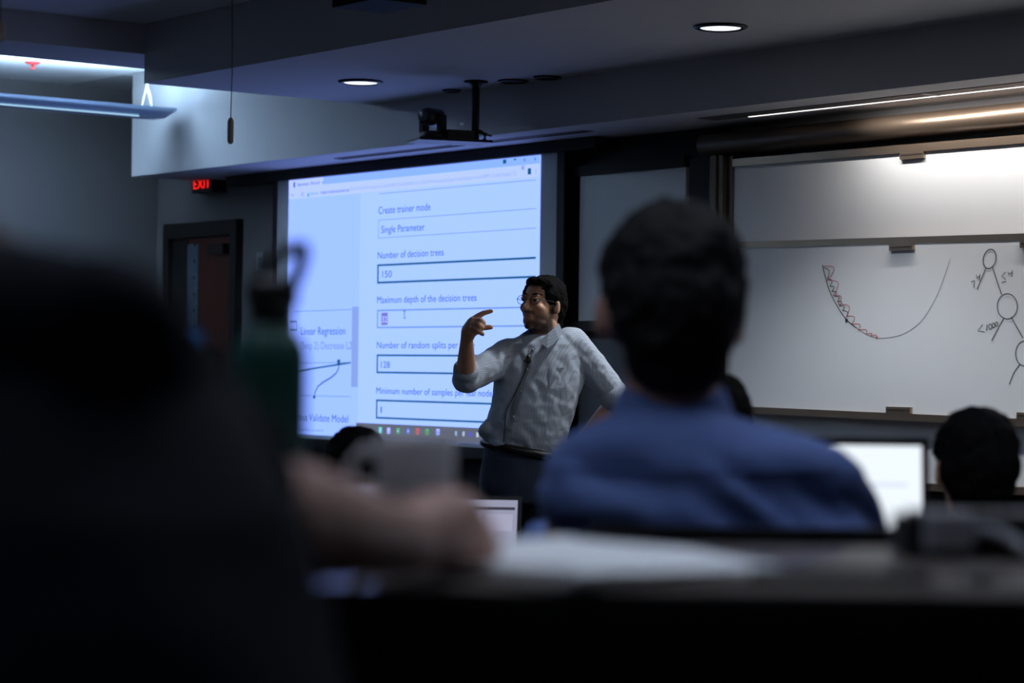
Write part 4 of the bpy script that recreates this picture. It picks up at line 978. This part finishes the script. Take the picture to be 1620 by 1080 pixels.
m_dk = mat('dark laptop shell', (.02, .02, .025, 1), .45)
e1 = emis('bright white display', (.86, .93, 1.0, 1), 1.05); e2 = emis('document display', srgb(150, 152, 175), 1.0); e3 = emis('dim white display', srgb(120, 120, 140), 1.0)
# the bright laptop of the man in blue
p = D(1466, 690, 3.86); w_ = .36
uu = (1466 - 810) * 3.86 / FPX - w_ / 2
laptop(uu, 3.80, 1.0, w_, p.z - 1.016, 0.0, .12, 'laptop with a glowing white display right of the man in blue', e1, m_dk, [(-.4, .4, .70, .72, emis('grey bar', srgb(215, 225, 245), 1.0))])
p = D(826, 789, 7.75)
uu = (826 - 810) * 7.75 / FPX - .165
laptop(uu, 7.62, .74, .33, .225, -.10, .25, 'open laptop with a document on its display beside the hand', e2, m_dk, [(-.42, .44, .80, .84, emis('dark tool bar', srgb(60, 60, 75), 1)), (-.42, .12, .14, .76, emis('document page', srgb(178, 178, 200), 1)), (.16, .42, .5, .74, emis('comment pane', srgb(165, 165, 190), 1))])
p = D(545, 745, 3.75); uu = (548 - 810) * 3.75 / FPX
laptop(uu, 3.72, 1.0, .30, p.z - 1.02, .10, .10, 'dim laptop display behind the mug handle', e3, m_silver, [(.30, .44, .25, .86, emis('blue window', srgb(70, 110, 200), 1))])
# laptop at the left, its lid dark
lp_ = laptop((152 - 810) * 2.2 / FPX, 2.19, DZ, .24, D(330, 541, 2.2).z - DZ - .02, .12, -.02, 'dark laptop lid with a small blue light between the navy shoulder and the bottle', mat('dark display', (.01, .012, .02, 1), .3), m_navy)
box('status_light', .085, .10, -.004, -.0022, .165, .180, emis('blue light', (.02, .12, .4, 1), .5), lp_.children[-1])
# green flask
FZ = DZ + .0005
fx = (428 - 810) * 2.19 / FPX
fk = empty('water_bottle', V(fx, 2.19, FZ), rz=PHI, label='dark green metal water bottle with a black loop cap', cat='bottle')
m_flask = mat('dark teal enamel', (.004, .075, .060, 1), .5, var=.2, scale=4)
lathe('flask', [(.030, 0), (.0335, .004), (.0335, .168), (.032, .178), (.027, .188), (.021, .194), (.021, .200)], m_flask, fk)
lathe('neck', [(.020, .200), (.020, .214), (.0215, .214), (.0215, .218)], mat('dark steel', (.05, .05, .05, 1), .4, metal=.8), fk)
cp = lathe('cap', [(.024, .216), (.025, .220), (.025, .234), (.021, .241), (.001, .243)], m_blackplastic, fk)
bm = bmesh.new(); pts = [(-.012, 0, .238), (-.006, 0, .250), (.006, 0, .262), (.020, 0, .2695), (.029, 0, .270), (.029, 0, .262), (.025, 0, .250), (.021, 0, .236)]
ring_tube(bm, pts, .0066, 10); mk('loop', bm, m_blackplastic, cp, smooth=True)
# white mug
mx = (660 - 810) * 2.20 / FPX
mug = empty('mug', V(mx, 2.20, DZ + .0005), rz=PHI, label='pale grey mug with its handle to the left, behind the hand', cat='mug')
m_mug = mat('pale glazed ceramic', (.62, .58, .60, 1), .4, var=.05)
mh = D(660, 692, 2.20).z - DZ
lathe('cup', [(.030, 0), (.034, .004), (.0355, mh * .5), (.036, mh - .002), (.035, mh), (.0325, mh - .003), (.031, .01), (.001, .008)], m_mug, mug)
tube('handle', [(-.034, 0, mh * .85), (-.046, 0, mh * .88), (-.058, 0, mh * .76), (-.060, 0, mh * .55), (-.054, 0, mh * .36), (-.034, 0, mh * .25)], .0055, m_mug, mug)
# open notebook and loose sheets
nbk = empty('notebook', V((880 - 810) * 2.0 / FPX + .02, 2.06, DZ + .0005), rz=PHI + .0, label='open notebook with blank pages lying on the near desk', cat='notebook')
def page(name, pts, z0, z1, par, mm):
    bm = bmesh.new(); a = [bm.verts.new((x, y, z0)) for x, y in pts]; b = [bm.verts.new((x, y, z1 + dz)) for (x, y), dz in zip(pts, (.0, .006, .006, .0))]
    bm.faces.new(a[::-1]); bm.faces.new(b)
    for k in range(4): bm.faces.new((a[k], a[(k + 1) % 4], b[(k + 1) % 4], b[k]))
    return mk(name, bm, mm, par)
o_ = nbk.location
def on(px, py):
    q = ZP(px, py, DZ) - o_; return (q.dot(R0), q.dot(F0))
page('left_page', [on(672, 905), on(900, 932), on(905, 872), on(815, 868)], .001, .008, nbk, m_paper)
page('right_page', [on(1252, 912), on(903, 934), on(907, 873), on(1090, 878)], .001, .006, nbk, m_paper)
page('cover', [on(660, 912), on(1040, 946), on(1262, 916), on(900, 868)], -.0002, .0008 - .006, nbk, m_blackplastic) if False else None
bm = bmesh.new(); ring_tube(bm, [Vector((*on(901, 932), .006)), Vector((*on(905, 873), .008))], .004, 8); mk('spine', bm, m_paper, nbk, smooth=True)
pen_ = tube('pen', [V(0, 0, 0) - V(0, 0, 0) + Vector((-.07, 0, 0)), Vector((.07, .01, 0))], .005, m_blackplastic, None, label='dark pen lying on the near desk right of the notebook', cat='pen'); pen_.location = ZP(1330, 910, DZ + .0055); pen_.rotation_euler = (0, 0, PHI - .1)
# power box with a white charger plug
pb = ZP(1560, 898, DZ); pu = (1545 - 810) * 2.12 / FPX
ph_ = empty('power_outlet_box', V(pu + .02, 2.16, DZ + .0005), rz=PHI, label='black desktop power box with a green light at the right edge', cat='power box')
zt2 = D(1500, 822, 2.10).z - DZ
box('case', -.082, .12, -.03, .03, 0, zt2, m_blackplastic, ph_, bevel=.004)
box('top_plate', -.070, .118, -.028, .028, zt2, zt2 + .004, mat('grey plate', (.12, .12, .13, 1), .5), ph_)
for x in (-.035, .03, .09): box('socket', x - .012, x + .012, -.032, -.03, zt2 * .35, zt2 * .8, mat('socket black', (.02, .02, .02, 1), .5), ph_)
bm = bmesh.new(); ell3(bm, (.062, -.032, .012), (.0045, .002, .0045), None, 12); mk('indicator_light', bm, emis('green light', (.0, .45, .02, 1), .8), ph_, smooth=True)
cg = empty('charger_plug', ph_.matrix_basis @ Vector((-.043, -.046, 0)), rz=PHI, label='white charger plug with its cable, in the black power box', cat='charger')
cg.location.z = DZ + .010
box('plug_body', -.020, .018, -.012, .012, 0, .030, mat('white charger', (.45, .46, .52, 1), .4), cg, bevel=.004)
tube('cable', [(.018, 0, .016), (.032, 0, .017), (.045, -.004, .014), (.06, -.012, .004), (.075, -.03, -.006)], .0042, mat('white charger', (.45, .46, .52, 1), .4), cg)
et = ZP(1550, 922, DZ); er = box('eraser', -.012, .014, -.008, .008, 0, .010, mat('grey eraser', (.28, .27, .30, 1), .7), bevel=.003, label='small grey block lying on the near desk at the right', cat='eraser'); er.location = (et.x, et.y, DZ + .0005); er.rotation_euler = (0, 0, PHI)
